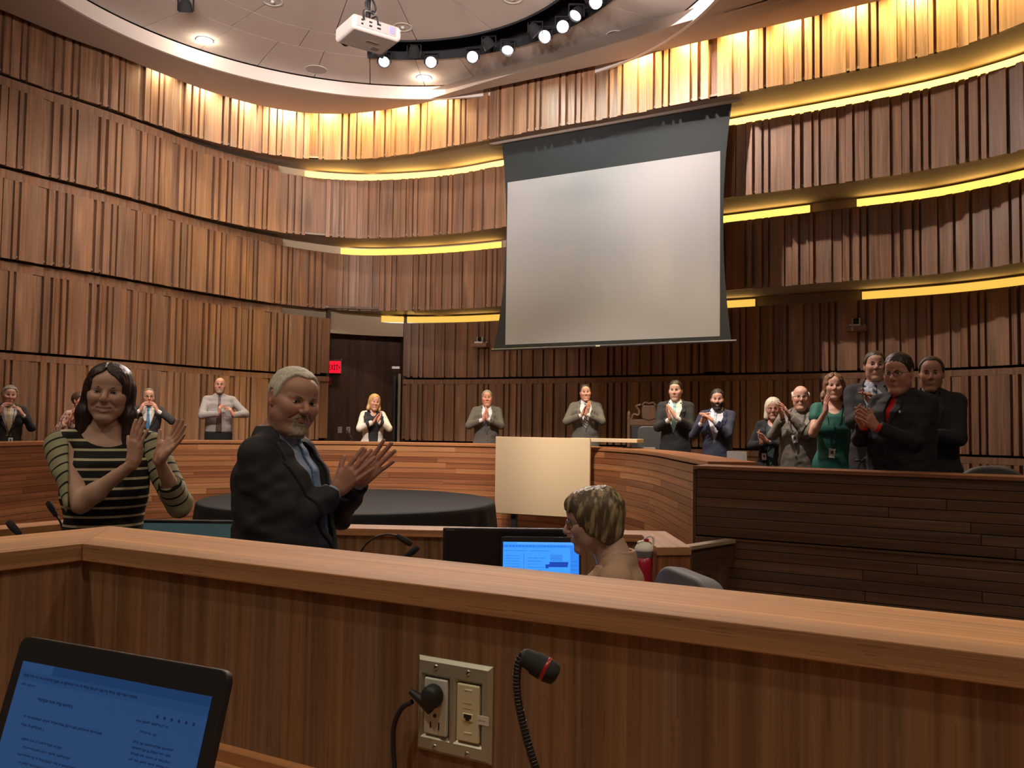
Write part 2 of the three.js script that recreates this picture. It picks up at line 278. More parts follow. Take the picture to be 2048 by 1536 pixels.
for (const [u, v] of TROUGH) {
  const g = structure('light_trough_' + (TROUGH.findIndex((q) => q[0] === u) + 1));
  part('lining', merge([sector(2.59, 3.21, u, v, 7.40, 7.42)]), troughM, g);
  const cv = (r, f, b) => band(new Plan(circ(r, u, v, 60), 0, false), 0, 99, f, b, 7.01, 7.09, 0.1);
  part('flange', band(new Plan(circ(2.6, u, v, 60), 0, false), 0, new Plan(circ(2.6, u, v, 60), 0, false).len, 0.006, -0.006, 7.0, 7.41), troughM, g);
  part('flange', band(new Plan(circ(3.2, u, v, 60), 0, false), 0, new Plan(circ(3.2, u, v, 60), 0, false).len, 0.006, -0.006, 7.0, 7.41), troughM, g);
}
// spotlights in the troughs
function spot(pos, target, k, col, label, group, cone = 0.62, shadow = 3) {
  const t = thing('spotlight', label, 'spotlight', pos, 0, group), dir = V3(...target).sub(V3(...pos)).normalize();
  const head = new THREE.Group(); head.name = 'head'; head.quaternion.setFromUnitVectors(V3(0, 0, 1), dir); t.add(head);
  part('housing', lathe([[0.0, -0.11], [0.05, -0.11], [0.075, -0.06], [0.092, 0.05], [0.086, 0.05], [0.07, -0.02], [0.0, -0.03]], 24).rotateX(Math.PI / 2), M.blackSoft, head);
  part('lens', cyl(0.078, 0.078, 0.006).rotateX(Math.PI / 2), glow([1, 0.95, 0.97], 9), head, [0, 0, 0.02]);
  part('yoke', merge([put(new THREE.BoxGeometry(0.012, 0.16, 0.03), 0.1, 0.05, 0), put(new THREE.BoxGeometry(0.012, 0.16, 0.03), -0.1, 0.05, 0), put(new THREE.BoxGeometry(0.212, 0.012, 0.03), 0, 0.13, 0)]), M.blackSoft, t);
  const L = new THREE.SpotLight(col, k, 0, cone, 0.7, 2); L.name = 'beam'; L.castShadow = true; L.shadow.radius = shadow;
  L.position.copy(dir.clone().multiplyScalar(0.06)); L.target.position.copy(dir.clone().multiplyScalar(2)); t.add(L, L.target);
  return t;
}
const G1 = 'spotlights hanging in the black trough across the ceiling';
[[[-1.98, 6.93, -12.6], [-2.4, 0.9, -6.0]], [[-1.28, 6.93, -12.6], [-0.9, 0.9, -4.2]], [[-0.65, 6.93, -12.4], [-0.2, 0.9, -3.2]], [[-0.13, 6.93, -12.12], [-0.6, 0.8, -8.5]], [[0.39, 6.93, -11.7], [-1.4, 0.8, -3.0]], [[0.62, 6.93, -11.4], [0.5, 0.9, -3.0]], [[0.78, 6.93, -11.05], [-2.6, 0.8, -8.0]], [[1.0, 6.93, -10.7], [-1.0, 0.9, -1.6]]]
  .forEach(([p, q], i) => spot(p, q, LV.stage, SPOTC, ['leftmost lit spotlight in the black ceiling trough', 'second lit spotlight from the left in the black ceiling trough', 'third lit spotlight from the left in the black ceiling trough', 'lit spotlight where the black ceiling trough starts to bend', 'lit spotlight past the bend of the black ceiling trough', 'first of the glaring spotlights at the right end of the trough', 'second of the glaring spotlights at the right end of the trough', 'glaring spotlight nearest the right end of the black trough'][i], G1));
spot([-4.34, 6.9, -10.98], [-4.6, 1.2, -13.5], LV.side, SPOTC, 'bright spotlight alone at the top left of the ceiling', undefined, 0.9);
// off-frame spotlights over the near side of the field: they light the far dais, the ring and the lower left wall
[[[-4.3, 7.18, -8.2], [-5.9, 1.3, -11.3]], [[-3.5, 7.18, -7.15], [-4.9, 1.3, -12.4]], [[-2.8, 7.18, -6.7], [-3.6, 1.2, -12.9]], [[-2.1, 7.18, -6.5], [-2.0, 1.2, -13.0]], [[-1.4, 7.18, -6.45], [-0.4, 1.2, -12.8]], [[-0.8, 7.18, -6.6], [0.9, 1.2, -12.4]], [[-0.3, 7.18, -6.8], [1.9, 1.2, -11.4]], [[0.2, 7.18, -7.1], [2.7, 1.4, -9.3]], [[0.6, 7.18, -7.6], [3.0, 1.5, -7.6]], [[-4.6, 7.18, -9.0], [-6.6, 2.6, -11.4]]]
  .forEach(([p, q], i) => spot(p, q, LV.near * (i === 9 ? 0.22 : i === 0 ? 0.5 : i === 8 ? 0.45 : i < 3 ? 0.62 : 1), new THREE.Color(1, 0.85, 0.72), 'unseen spotlight over the near side of the round ceiling, placed to light the far side', 'unseen spotlights over the near side', i === 9 ? 0.6 : 0.27));
// spots in the same troughs, lenses unseen, placed to light walls and projection screen
[[[-2.0, 6.93, -12.28], [-5.0, 3.6, -14.4], 'left wall'], [[-1.5, 6.93, -12.3], [-1.9, 3.4, -15.6], 'wall left of the screen'], [[-0.4, 6.93, -12.0], [1.2, 4.6, -13.1], 'left half of the screen'], [[0.25, 6.93, -11.55], [2.5, 4.6, -12.3], 'right half of the screen'], [[0.9, 6.93, -10.55], [5.0, 3.4, -12.0], 'right wall']]
  .forEach(([p, q, w]) => spot(p, q, LV.wall * (w === 'right wall' ? 5 : 1), /screen$/.test(w) && !/wall/.test(w) ? new THREE.Color(0.94, 1, 0.9) : SPOTC, 'black spotlight with unseen lens in the ceiling trough, lighting the ' + w, undefined, 0.95));
// unseen lamps out of view on the near side, placed to light the ceiling
[[-4.2, 4.3, 1.0], [-2.2, 4.3, 1.0], [-0.4, 4.3, 1.0], [1.6, 4.3, 1.0]].forEach(([x, y, z]) => {
  const t = thing('unseen_uplight', 'unseen box lamp out of view on the near side, placed to light the ceiling', 'lamp', [x, y, z], 0, 'unseen uplights on the near side'), d = V3(CC[0] - x, 7.1 - y, CC[1] - z).normalize();
  const h = new THREE.Group(); h.name = 'head'; h.quaternion.setFromUnitVectors(V3(0, 0, 1), d); t.add(h); part('case', rbox(0.5, 0.3, 0.2, 0.02), M.black, h, [0, 0, -0.11]); part('lamp_face', rbox(0.44, 0.24, 0.006, 0.002), glow([1, 0.88, 0.78], 6), h);
  part('stem', put(cyl(0.025, 0.025, 2.44, 14), 0, 1.27, 0.08), M.black, t);
  const L = new THREE.SpotLight(new THREE.Color(1, 0.85, 0.76), LV.up, 0, 0.40, 0.6, 2); L.name = 'beam'; L.castShadow = true; L.shadow.radius = 10; L.position.copy(d.clone().multiplyScalar(0.03)); L.target.position.copy(d.clone().multiplyScalar(3)); t.add(L, L.target);
});
// recessed downlights
function downlight(x, z, label, lit, r = 0.105) {
  const t = thing('downlight', label, 'downlight', [x, 7.02, z]);
  part('trim_ring', lathe([[r - 0.012, 0.004], [r - 0.01, -0.006], [r + 0.012, -0.007], [r + 0.014, 0.0]], 36), M.whitePlastic, t);
  part('reflector', lathe([[r - 0.012, 0.0], [r * 0.62, 0.02], [r * 0.3, 0.026], [0.001, 0.027]], 36), std({ color: lin(0.72, 0.78, 0.70), metalness: 0.4, roughness: 0.3, side: THREE.DoubleSide }), t);
  part('lamp', new THREE.SphereGeometry(r * 0.22, 16, 10), lit ? glow([1, 0.93, 0.85], 3.5) : plain([0.6, 0.62, 0.58], 0.3), t, [0, -0.002, 0]);
  if (lit) { const L = new THREE.PointLight(WARM, lit, 0, 2); L.name = 'lamp_light'; L.position.set(0, -0.05, 0); L.castShadow = true; t.add(L); }
}
downlight(-4.52, -12.17, 'small lit downlight near the left rim of the round ceiling', 0.8); downlight(-1.47, -13.41, 'small lit downlight at the far rim below the trough', 0.8);
downlight(-3.21, -11.0, 'round downlight with pale reflector left of the projector', 0, 0.12); downlight(-1.59, -11.68, 'round downlight with pale reflector right of the projector', 0, 0.12);
downlight(1.39, -11.82, 'round downlight with pale reflector at the right rim of the ceiling', 0, 0.12); downlight(-0.06, -10.84, 'round downlight cut by the top edge right of the projector', 0, 0.12);
{ const t = thing('ceiling_speaker', 'flush round speaker grille in the far ceiling panel', 'speaker', [-3.13, 7.02, -13.16]);
  part('grille', lathe([[0.001, -0.006], [0.15, -0.006], [0.165, -0.003], [0.17, 0.0]], 40), plain([0.40, 0.35, 0.33], 0.95), t); part('rim', new THREE.TorusGeometry(0.168, 0.007, 8, 40).rotateX(Math.PI / 2), M.ceiling, t); }
// warm wall washers in the slot between ceiling and top tier
{ const d = W.D, s0 = d.sAtX(-5.55), s1 = d.sAtX(6.6), n = 23, wm = M.blackSoft;
  for (let i = 0; i < n; i++) {
    const s = lerp(s0, s1, i / (n - 1)), p = d.off(s, 0.20), q = d.off(s, 0.03);
    const t = thing('wall_washer', 'small warm lamp hidden in the ceiling slot above the top wall tier', 'lamp', [p[0], 7.12, p[1]], 0, 'warm lamps in the ceiling slot');
    part('housing', cyl(0.03, 0.045, 0.09, 16), wm, t, [0, 0.05, 0]); part('lamp_face', cyl(0.036, 0.036, 0.004, 16), glow([1, 0.8, 0.45], 6), t, [0, 0.0, 0]);
    const k = i < 1 ? 0.3 : i < 3 ? 0.55 : 1, c = i < 4 ? new THREE.Color(1, 0.86, 0.55) : WASHC;
    const L = new THREE.SpotLight(c, LV.wash * k, 0, 1.1, 1.0, 2); L.name = 'wash_beam'; L.castShadow = true; L.shadow.radius = 1.5; L.position.set(0, -0.02, 0); L.target.position.set(q[0] - p[0], -0.85, q[1] - p[1]); t.add(L, L.target);
  } }
// unseen lamps over the seats, placed to light the near people from the front
[[-3.0, 0.4], [0.8, 0.9], [3.8, -1.6], [-5.6, -3.4]].forEach(([x, z], i) => {
  const t = thing('unseen_aisle_lamp', 'unseen round lamp in the ceiling over the near seats, placed to light the near people', 'lamp', [x, 6.79, z], 0, 'unseen lamps over the near seats');
  part('bezel', lathe([[0.10, 0.0], [0.12, -0.012], [0.14, 0.0]], 32), M.whitePlastic, t); part('lamp_face', cyl(0.1, 0.1, 0.006, 32), glow([1, 0.85, 0.65], 3), t);
  const L = new THREE.SpotLight(WARM, LV.aisle, 0, 1.1, 0.8, 2); L.name = 'lamp_light'; L.castShadow = true; L.shadow.radius = 5; L.position.set(0, -0.02, 0); L.target.position.set(0, -2, 0); t.add(L, L.target);
});

// ------------------------------------------------------------------ benches and desks
function grainUV(g, dx, dz, ou = 0) {   // grain (v) along a plan direction
  g = g.index ? g.toNonIndexed() : g; const p = g.attributes.position, n = g.attributes.normal, uv = new Float32Array(p.count * 2);
  for (let i = 0; i < p.count; i++) { const a = p.getX(i) * dx + p.getZ(i) * dz, b = -p.getX(i) * dz + p.getZ(i) * dx; uv[i * 2] = (Math.abs(n.getY(i)) > 0.5 ? b : p.getY(i)) + ou; uv[i * 2 + 1] = a; }
  g.setAttribute('uv', new THREE.BufferAttribute(uv, 2)); return g;
}
const wallPanel = (x0, z0, x1, z1, y0, y1, th, g = 'y', o = 0) => { const l = Math.hypot(x1 - x0, z1 - z0); return { geo: ubox(l, y1 - y0, th, g, o, o * 1.3), pos: [(x0 + x1) / 2, (y0 + y1) / 2, (z0 + z1) / 2], rot: [0, Math.atan2(-(z1 - z0), x1 - x0), 0] }; };
const addPanel = (name, q, m, parent) => part(name, q.geo, m, parent, q.pos, q.rot);
// near bench: wooden privacy panel with a thick cap, the desk on the camera's side
const E1 = [0.878, 0.478], N1 = [-0.478, 0.878], P0 = [-0.667, -1.35], E2 = [-0.55, 0.835], N2 = [0.835, 0.55];
const onBench = (s, y, off = 0) => [P0[0] + E1[0] * s + N1[0] * off, y, P0[1] + E1[1] * s + N1[1] * off];
const BENCHTURN = Math.atan2(N1[0], N1[1]);
{
  const t = thing('near_bench', 'long walnut bench panel with thick wooden cap across the foreground', 'bench');
  const w = 0.17, b0 = [-0.728, -1.578];
  part('cap', grainUV(slab([[P0[0], P0[1]], [P0[0] + E1[0] * 4, P0[1] + E1[1] * 4], [P0[0] + E1[0] * 4 - N1[0] * w, P0[1] + E1[1] * 4 - N1[1] * w], b0], 1.2805, 1.3075, [], 0.0015), ...E1), CAPW, t);
  part('cap', grainUV(slab([[P0[0] - 0.0006, P0[1] + 0.0006], b0, [P0[0] + E2[0] * 3 - N2[0] * w, P0[1] + E2[1] * 3 - N2[1] * w], [P0[0] + E2[0] * 3, P0[1] + E2[1] * 3]], 1.2805, 1.3075, [], 0.0015), ...E2, 0.4), CAPW, t);
  const a = [P0[0] - 0.004, P0[1] - 0.024], q = [a[0] + E1[0] * 4, a[1] + E1[1] * 4], l = [a[0] + E2[0] * 3, a[1] + E2[1] * 3];
  addPanel('panel', wallPanel(a[0], a[1], q[0], q[1], 0.35, 1.2805, 0.022), PANELW, t);
  addPanel('panel', wallPanel(l[0], l[1], a[0], a[1], 0.35, 1.2805, 0.022, 'y', 0.37), PANELW, t);
  const back = (d) => [[a[0] - N1[0] * d, a[1] - N1[1] * d], [q[0] - N1[0] * d, q[1] - N1[1] * d]];
  const bb = back(0.10); addPanel('far_panel', wallPanel(bb[0][0], bb[0][1], bb[1][0], bb[1][1], 0.0, 1.2805, 0.02), PANELW, t);
  part('desk_top', grainUV(slab([[P0[0] + 0.02, P0[1] + 0.02], [P0[0] + E1[0] * 4, P0[1] + E1[1] * 4], [P0[0] + E1[0] * 4 + N1[0] * 0.62, P0[1] + E1[1] * 4 + N1[1] * 0.62], [P0[0] + E1[0] * 0.35 + N1[0] * 0.62, P0[1] + E1[1] * 0.35 + N1[1] * 0.62], [P0[0] + E2[0] * 3 + 0.3, P0[1] + E2[1] * 3 + 0.2], [P0[0] + E2[0] * 3 + 0.01, P0[1] + E2[1] * 3 + 0.01]], 1.01, 1.04, [], 0.002), ...E1), CAPW2, t);
  part('desk_rail', (() => { const u = wallPanel(...[P0[0] + E1[0] * 0.03 + N1[0] * 0.0, P0[1] + E1[1] * 0.03], P0[0] + E1[0] * 4, P0[1] + E1[1] * 4, 1.04, 1.056, 0.02, 'x'); u.geo.rotateY(u.rot[1]); return u.geo.translate(u.pos[0], u.pos[1], u.pos[2]); })(), CAPW2, t);
}
// second bench row
{
  const t = thing('second_bench', 'lower wooden bench row with orange cap behind the standing pair', 'bench');
  const y1 = 1.03, y0 = 0.998, f = [[-2.6, -3.0], [-1.98, -3.97], [0.58, -3.80]], b = [[-2.73, -3.08], [-2.06, -4.13], [0.71, -3.95]];
  part('cap', grainUV(slab([f[0], f[1], b[1], b[0]], y0, y1, [], 0.002), 0.54, -0.84), CAPW2, t);
  part('cap', grainUV(slab([f[1], f[2], b[2], b[1]], y0, y1, [], 0.002), 0.998, 0.066, 0.3), CAPW2, t);
  part('cap', grainUV(slab([f[2], [0.58, -3.41], [0.72, -3.43], b[2]], y0, y1, [], 0.002), 0, 1, 0.6), CAPW2, t);
  addPanel('panel', wallPanel(-2.62, -3.03, -2.0, -4.0, 0, y0, 0.03, 'y', 0.1), PANELW, t);
  addPanel('panel', wallPanel(-2.0, -4.0, 0.62, -3.83, 0, y0, 0.03, 'y', 0.2), PANELW, t);
  addPanel('far_panel', wallPanel(-2.05, -4.1, 0.68, -3.93, 0, y0, 0.03, 'y', 0.5), PANELW, t);
  addPanel('end_panel', wallPanel(0.595, -3.82, 0.595, -3.42, 0, y0, 0.02, 'y', 0.6), PLANKW[2], t);
  addPanel('end_panel', wallPanel(0.705, -3.44, 0.70, -3.93, 0, y0, 0.02, 'y', 0.7), PLANKW[2], t);
  addPanel('end_post', wallPanel(0.586, -3.428, 0.716, -3.446, 0, y0, 0.02, 'y', 0.8), PLANKW[2], t);
  part('desk_top', grainUV(slab([[-1.9, -3.93], [0.58, -3.79], [0.58, -3.25], [-1.0, -3.33], [-1.25, -3.66], [-1.85, -3.70]], 0.765, 0.795, [], 0.002), 0.998, 0.066), CAPW2, t);
}
// ring bench: curved, faced with strips of striped walnut
const ringIn = new Plan(ringPts(RA - 0.38, RA - 0.38, 160), 0, false), ringOut = new Plan(ringPts(RA, RA, 160), 0, false);
{
  const t = thing('ring_bench', 'curved horseshoe council bench faced with striped reddish wood strips', 'bench');
  const rr = rng(31), H = 0.0775, L = ringIn.len, sTip = L;
  for (let row = 0; row < 15; row++) {
    let s = 1.2 + rr() * 0.6; const y0 = 0.02 + row * H;
    while (s < sTip - 0.01) {
      const e = Math.min(sTip, s + 1.1 + rr() * 1.3), k = rr();
      part('plank', band(ringIn, s + 0.001, (sTip - e < 0.3 ? sTip : e) - 0.001, 0.012 + (rr() - 0.5) * 0.003, -0.008, y0 + 0.0015, y0 + H - 0.003, 0.16, rr() * 3, true), PLANKW[k < 0.24 ? 0 : k < 0.44 ? 1 : k < 0.62 ? 2 : k < 0.74 ? 3 : k < 0.9 ? 4 : 5], t);
      s = sTip - e < 0.3 ? sTip : e;
    }
  }
  part('core', band(ringIn, 0.3, sTip, -0.01, -0.04, 0, 1.18, 0.16), plain([0.05, 0.025, 0.015], 0.8), t);
  const f = [], g = [], n = 200; for (let i = 0; i <= n; i++) { const p = ringIn.off(ringIn.len * i / n, 0.018), q = ringOut.off(ringOut.len * i / n, 0); f.push([p[0], p[1]]); g.push([q[0], q[1]]); }
  part('cap', grainUV(slab([...f, ...g.reverse()], 1.193, 1.235, [], 0.004), 0.97, 0.24), PLANKW[1], t);
  part('outer_panel', band(ringOut, 0.2, ringOut.len, -0.02, -0.05, DAIS, 1.193, 0.16), PLANKW[2], t);
  const c = [], d = []; for (let i = 0; i <= n; i++) { const p = ringOut.off(ringOut.len * i / n, -0.05), q = ringOut.off(ringOut.len * i / n, -0.22); c.push([p[0], p[1]]); d.push([q[0], q[1]]); }
  part('counter', grainUV(slab([...c, ...d.reverse()], 1.0, 1.03, [], 0.003), 0.97, 0.24), PLANKW[4], t);
  const e0 = ringIn.at(ringIn.len), e1 = ringOut.at(ringOut.len); addPanel('end_panel', wallPanel(e0.x + 0.01, e0.z, e1.x - 0.01, e1.z, 0, 1.193, 0.02), PLANKW[2], t);
}
// desk at the right, dark board colours matched to its shaded front
{
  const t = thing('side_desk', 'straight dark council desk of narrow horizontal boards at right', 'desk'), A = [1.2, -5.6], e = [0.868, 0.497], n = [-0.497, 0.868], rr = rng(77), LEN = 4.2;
  const at = (s, o) => [A[0] + e[0] * s + n[0] * o, A[1] + e[1] * s + n[1] * o], turn = Math.atan2(-e[1], e[0]);
  const rows = []; for (let y = 0.015; y < 0.76; y += 0.0612) rows.push([y, 0.032]); for (let y = 0.815; y < 1.21; y += 0.0612) rows.push([y, 0.008]);
  for (const [y, o] of rows) {
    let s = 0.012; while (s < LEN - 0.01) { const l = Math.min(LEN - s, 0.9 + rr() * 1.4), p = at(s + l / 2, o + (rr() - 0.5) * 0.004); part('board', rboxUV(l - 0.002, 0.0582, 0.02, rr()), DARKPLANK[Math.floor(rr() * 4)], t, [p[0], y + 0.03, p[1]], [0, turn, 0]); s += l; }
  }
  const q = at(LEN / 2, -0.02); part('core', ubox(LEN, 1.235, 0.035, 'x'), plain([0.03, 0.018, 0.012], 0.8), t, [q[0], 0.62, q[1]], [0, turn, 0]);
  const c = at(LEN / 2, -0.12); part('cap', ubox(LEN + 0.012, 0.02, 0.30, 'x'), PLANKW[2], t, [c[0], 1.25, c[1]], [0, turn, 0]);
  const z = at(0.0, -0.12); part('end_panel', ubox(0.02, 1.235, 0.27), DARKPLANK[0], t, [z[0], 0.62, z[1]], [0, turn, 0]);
  const w = at(LEN / 2, 0.03); part('ledge', ubox(LEN - 0.14, 0.012, 0.035, 'x'), DARKPLANK[1], t, [w[0] + e[0] * 0.07, 0.803, w[1] + e[1] * 0.07], [0, turn, 0]);
}
function rboxUV(w, h, d, o) { const g = rbox(w, h, d, 0.003, 1), p = g.attributes.position, uv = g.attributes.uv; for (let i = 0; i < p.count; i++) uv.setXY(i, p.getY(i) + o * 3, p.getX(i) + p.getZ(i) * 0.2 + o * 7); return g; }
// little gate between bench row and side desk
{
  const t = thing('swing_gate', 'small dark swing gate with pale top rail beside the right desk', 'gate'), a = [1.385, -5.42], b = [1.04, -5.08];
  const q = wallPanel(a[0], a[1], b[0], b[1], 0.79, 0.812, 0.07, 'x'); addPanel('top_rail', q, wood([0.62, 0.50, 0.36], 0, 2, 0.6, 0.4), t);
  addPanel('apron', wallPanel(a[0], a[1], b[0] + 0.02, b[1] - 0.02, 0.655, 0.79, 0.04, 'x'), DARKPLANK[0], t);
  part('post', ubox(0.09, 0.66, 0.06), DARKPLANK[1], t, [1.30, 0.33, -5.34], [0, -0.79, 0]);
}
// podium of cream board
{
  const t = thing('podium', 'cream board podium standing in front of the curved bench', 'podium'), m = plain([0.72, 0.56, 0.36], 0.55), ml = plain([0.66, 0.52, 0.33], 0.55), a = [-0.2, -11.6], b = [1.02, -11.05];
  const p = wallPanel(a[0], a[1], b[0], b[1], 0.335, 1.355, 0.045); part('front_panel', rbox(Math.hypot(1.22, 0.55), 1.02, 0.045, 0.003), m, t, p.pos, p.rot);
  const e = [0.912, 0.411], nn = [0.411, -0.912];
  part('top_board', rbox(0.92, 0.045, 0.30, 0.003), ml, t, [a[0] + e[0] * 1.48 + nn[0] * 0.20, 1.332, a[1] + e[1] * 1.48 + nn[1] * 0.20], p.rot);
  for (const s of [0.25, 1.1]) part('leg', ubox(0.07, 1.3, 0.07), M.blackSoft, t, [a[0] + e[0] * s + nn[0] * 0.07, 0.65, a[1] + e[1] * s + nn[1] * 0.07], p.rot);
}
// round table under a black cloth
{
  const C = [-1.6, 0, -8.6], R = 1.44;
  const tb = thing('round_table', 'large round table hidden under the black tablecloth', 'table', C);
  part('tabletop', cyl(R - 0.02, R - 0.02, 0.03, 64), PLANKW[2], tb, [0, 0.73, 0]); part('pedestal', lathe([[0.001, 0], [0.5, 0], [0.5, 0.03], [0.08, 0.08], [0.07, 0.68], [0.3, 0.715], [0.001, 0.715]], 32), M.black, tb);
  const cl = thing('tablecloth', 'black tablecloth hanging in folds over the large round table', 'tablecloth', C);
  const pos = [], idx = [], N = 240, prof = [[0, 0.752], [0.5, 0.752], [1.0, 0.752], [R - 0.06, 0.7515], [R - 0.012, 0.748], [R + 0.006, 0.735], [R + 0.012, 0.70], [R + 0.02, 0.55], [R + 0.035, 0.35], [R + 0.05, 0.15], [R + 0.06, 0.01]];
  prof.forEach(([r, y], j) => { for (let i = 0; i < N; i++) { const th = i / N * Math.PI * 2, k = Math.max(0, (0.72 - y) / 0.72), fd = k * 0.055 * (Math.sin(th * 23 + 0.9 * Math.sin(th * 3)) * 0.7 + 0.4 * Math.sin(th * 37 + 1)); pos.push((r + fd) * Math.cos(th), y, (r + fd) * Math.sin(th)); } });
  for (let j = 0; j < prof.length - 1; j++) for (let i = 0; i < N; i++) { const a = j * N + i, b = j * N + (i + 1) % N, c = a + N, d = b + N; idx.push(a, b, c, b, d, c); }
  const g = new THREE.BufferGeometry(); g.setAttribute('position', new THREE.Float32BufferAttribute(pos, 3)); g.setIndex(idx); g.computeVertexNormals();
  part('cloth', g, std({ color: lin(0.022, 0.025, 0.028), roughness: 0.85, side: THREE.DoubleSide }), cl);
}

// ------------------------------------------------------------------ projection screen, projector, cameras
{
  const A = V3(-0.225, 0, -13.764), t = thing('projection_screen', 'large blank projection screen with black border hanging before the wall', 'screen', [A.x, 0, A.z], Math.atan2(-0.497, 0.868));
  const q = (s, y) => new THREE.Vector2(s, y), bl = [];
  const left = (y) => 0.115 - 0.19 * Math.pow(Math.abs(y - 4.5) / 1.7, 2.0) + (y > 4.5 ? 0.07 * Math.pow((y - 4.5) / 1.7, 2) : 0), right = (y) => 3.65 + 0.115 * Math.pow(Math.abs(y - 4.4) / 1.66, 2);
  for (let i = 0; i <= 24; i++) bl.push(q(left(6.08 - 3.345 * i / 24), 6.08 - 3.345 * i / 24));
  for (let i = 0; i <= 24; i++) bl.push(q(right(2.735 + 3.345 * i / 24), 2.735 + 3.345 * i / 24));
  const sh = new THREE.Shape(bl); sh.holes.push(new THREE.Path([q(0.126, 2.797), q(3.604, 2.797), q(3.604, 5.431), q(0.126, 5.431)]));
  part('black_border', new THREE.ExtrudeGeometry(sh, { depth: 0.003, bevelEnabled: false }), plain([0.022, 0.026, 0.028], 0.8), t);
  part('white_fabric', new THREE.BoxGeometry(3.48, 2.636, 0.003), plain([0.40, 0.395, 0.405], 0.9), t, [1.865, 4.114, 0.0005]);
  part('bottom_bar', put(cyl(0.02, 0.02, 3.96, 16).rotateZ(Math.PI / 2), 1.86, 2.722, 0.0), plain([0.06, 0.055, 0.07], 0.4), t);
  part('maker_tag', rbox(0.07, 0.022, 0.006, 0.002), M.whitePlastic, t, [1.75, 2.722, 0.022]);
  part('housing', rbox(4.1, 0.05, 0.22, 0.005), SOFM, t, [1.87, 6.105, -0.03]); part('slot_lip', rbox(4.0, 0.02, 0.03, 0.003), plain([0.3, 0.25, 0.22], 0.6), t, [1.87, 6.078, 0.06]);
}
{
  const t = thing('projector', 'white ceiling projector hanging from a black pole', 'projector', [-1.25, 4.76, -7.05], 0.62), wm = plain([0.66, 0.60, 0.58], 0.45);
  const body = new THREE.Group(); body.name = 'body'; t.add(body); body.rotation.set(0.0, 0, 0);
  part('casing', rbox(0.44, 0.125, 0.36, 0.03, 4), wm, body);
  part('rear_panel', rbox(0.36, 0.085, 0.006, 0.003), plain([0.42, 0.40, 0.40], 0.5), body, [-0.01, 0.004, 0.181]);
  for (let i = 0; i < 6; i++) part('socket', rbox(0.018 + (i % 3) * 0.008, 0.014, 0.006, 0.002), M.black, body, [-0.14 + (i % 3) * 0.075, 0.02 - Math.floor(i / 3) * 0.032, 0.185]);
  part('status_window', rbox(0.05, 0.06, 0.005, 0.004), plain([0.34, 0.33, 0.55], 0.2), body, [0.13, 0.006, 0.185]);
  for (let i = 0; i < 9; i++) part('vent', rbox(0.006, 0.07, 0.02, 0.001), plain([0.34, 0.31, 0.30], 0.6), body, [0.2205, 0, -0.12 + i * 0.022], [0, Math.PI / 2, 0]);
  part('lens', put(cyl(0.045, 0.05, 0.05, 28).rotateX(Math.PI / 2), -0.11, 0.0, -0.19), M.blackGloss, body);
  { const c = document.createElement('canvas'); c.width = 128; c.height = 32; const x = c.getContext('2d'); x.fillStyle = '#a79a95'; x.fillRect(0, 0, 128, 32); x.fillStyle = '#5e5450'; for (let i = 0; i < 6; i++) x.fillRect(12 + i * 18, 9 + (i % 2) * 2, 13, 13); const tx = new THREE.CanvasTexture(c); tx.colorSpace = THREE.SRGBColorSpace; part('rating_plate', rbox(0.11, 0.001, 0.028, 0.0004), std({ map: tx, roughness: 0.5 }), body, [0.03, -0.0632, 0.02]); part('rating_plate', rbox(0.06, 0.001, 0.05, 0.0004), plain([0.36, 0.31, 0.29], 0.6), body, [0.10, -0.0632, -0.07]); }
  part('bracket', merge([put(new THREE.BoxGeometry(0.16, 0.012, 0.16), 0, 0.072, 0), put(new THREE.BoxGeometry(0.05, 0.07, 0.05), 0, 0.1, 0)]), M.black, t);
  part('pole', put(cyl(0.022, 0.022, 2.15, 20), 0, 1.19, 0), M.black, t); part('cable', tube([[-0.13, 0.02, 0.19], [-0.14, 0.08, 0.21], [-0.06, 0.14, 0.12], [0.03, 0.17, 0.05], [0.05, 0.24, 0.03], [-0.0, 0.29, 0.05], [-0.05, 0.24, 0.05], [-0.02, 0.17, 0.05], [0.03, 0.2, 0.03]], 0.009, 60), M.black, t);
  part('cable', tube([[0.0, 0.02, 0.19], [-0.02, 0.07, 0.2], [0.0, 0.11, 0.1], [0.02, 0.14, 0.03]], 0.007, 30), M.black, t);
}
function ptz(pos, turn, label, cam) {
  const t = thing('security_camera', label, 'camera', pos, turn); const sh = t;
  part('shelf', ubox(0.30, 0.07, 0.2, 'x'), SLATW[0], sh, [0, -0.035, 0]); part('base', rbox(0.17, 0.035, 0.13, 0.012, 3), M.whitePlastic, t, [-0.02 * cam, 0.0185, 0.01]);
  const head = part('head', rbox(0.075, 0.085, 0.085, 0.02, 4), M.black, t, [-0.01 * cam, 0.083, 0.01]); part('lens', put(cyl(0.028, 0.03, 0.02, 24).rotateX(Math.PI / 2), 0, 0.0, 0.05), M.blackGloss, head);
  for (const s of [-1, 1]) part('yoke_arm', rbox(0.018, 0.10, 0.06, 0.008, 3), M.whitePlastic, t, [-0.01 * cam + s * 0.048, 0.08, 0.005]);
  part('plug', rbox(0.02, 0.04, 0.02, 0.003), M.whitePlastic, t, [0.1 * cam, 0.02, -0.03]);
}
ptz([-0.602, 3.04, -16.12], -0.35, 'white remote camera on a wooden shelf left of the projection screen', 1);
ptz([5.187, 3.065, -12.86], -0.62, 'white remote camera on a wooden shelf on the right wall', 1);

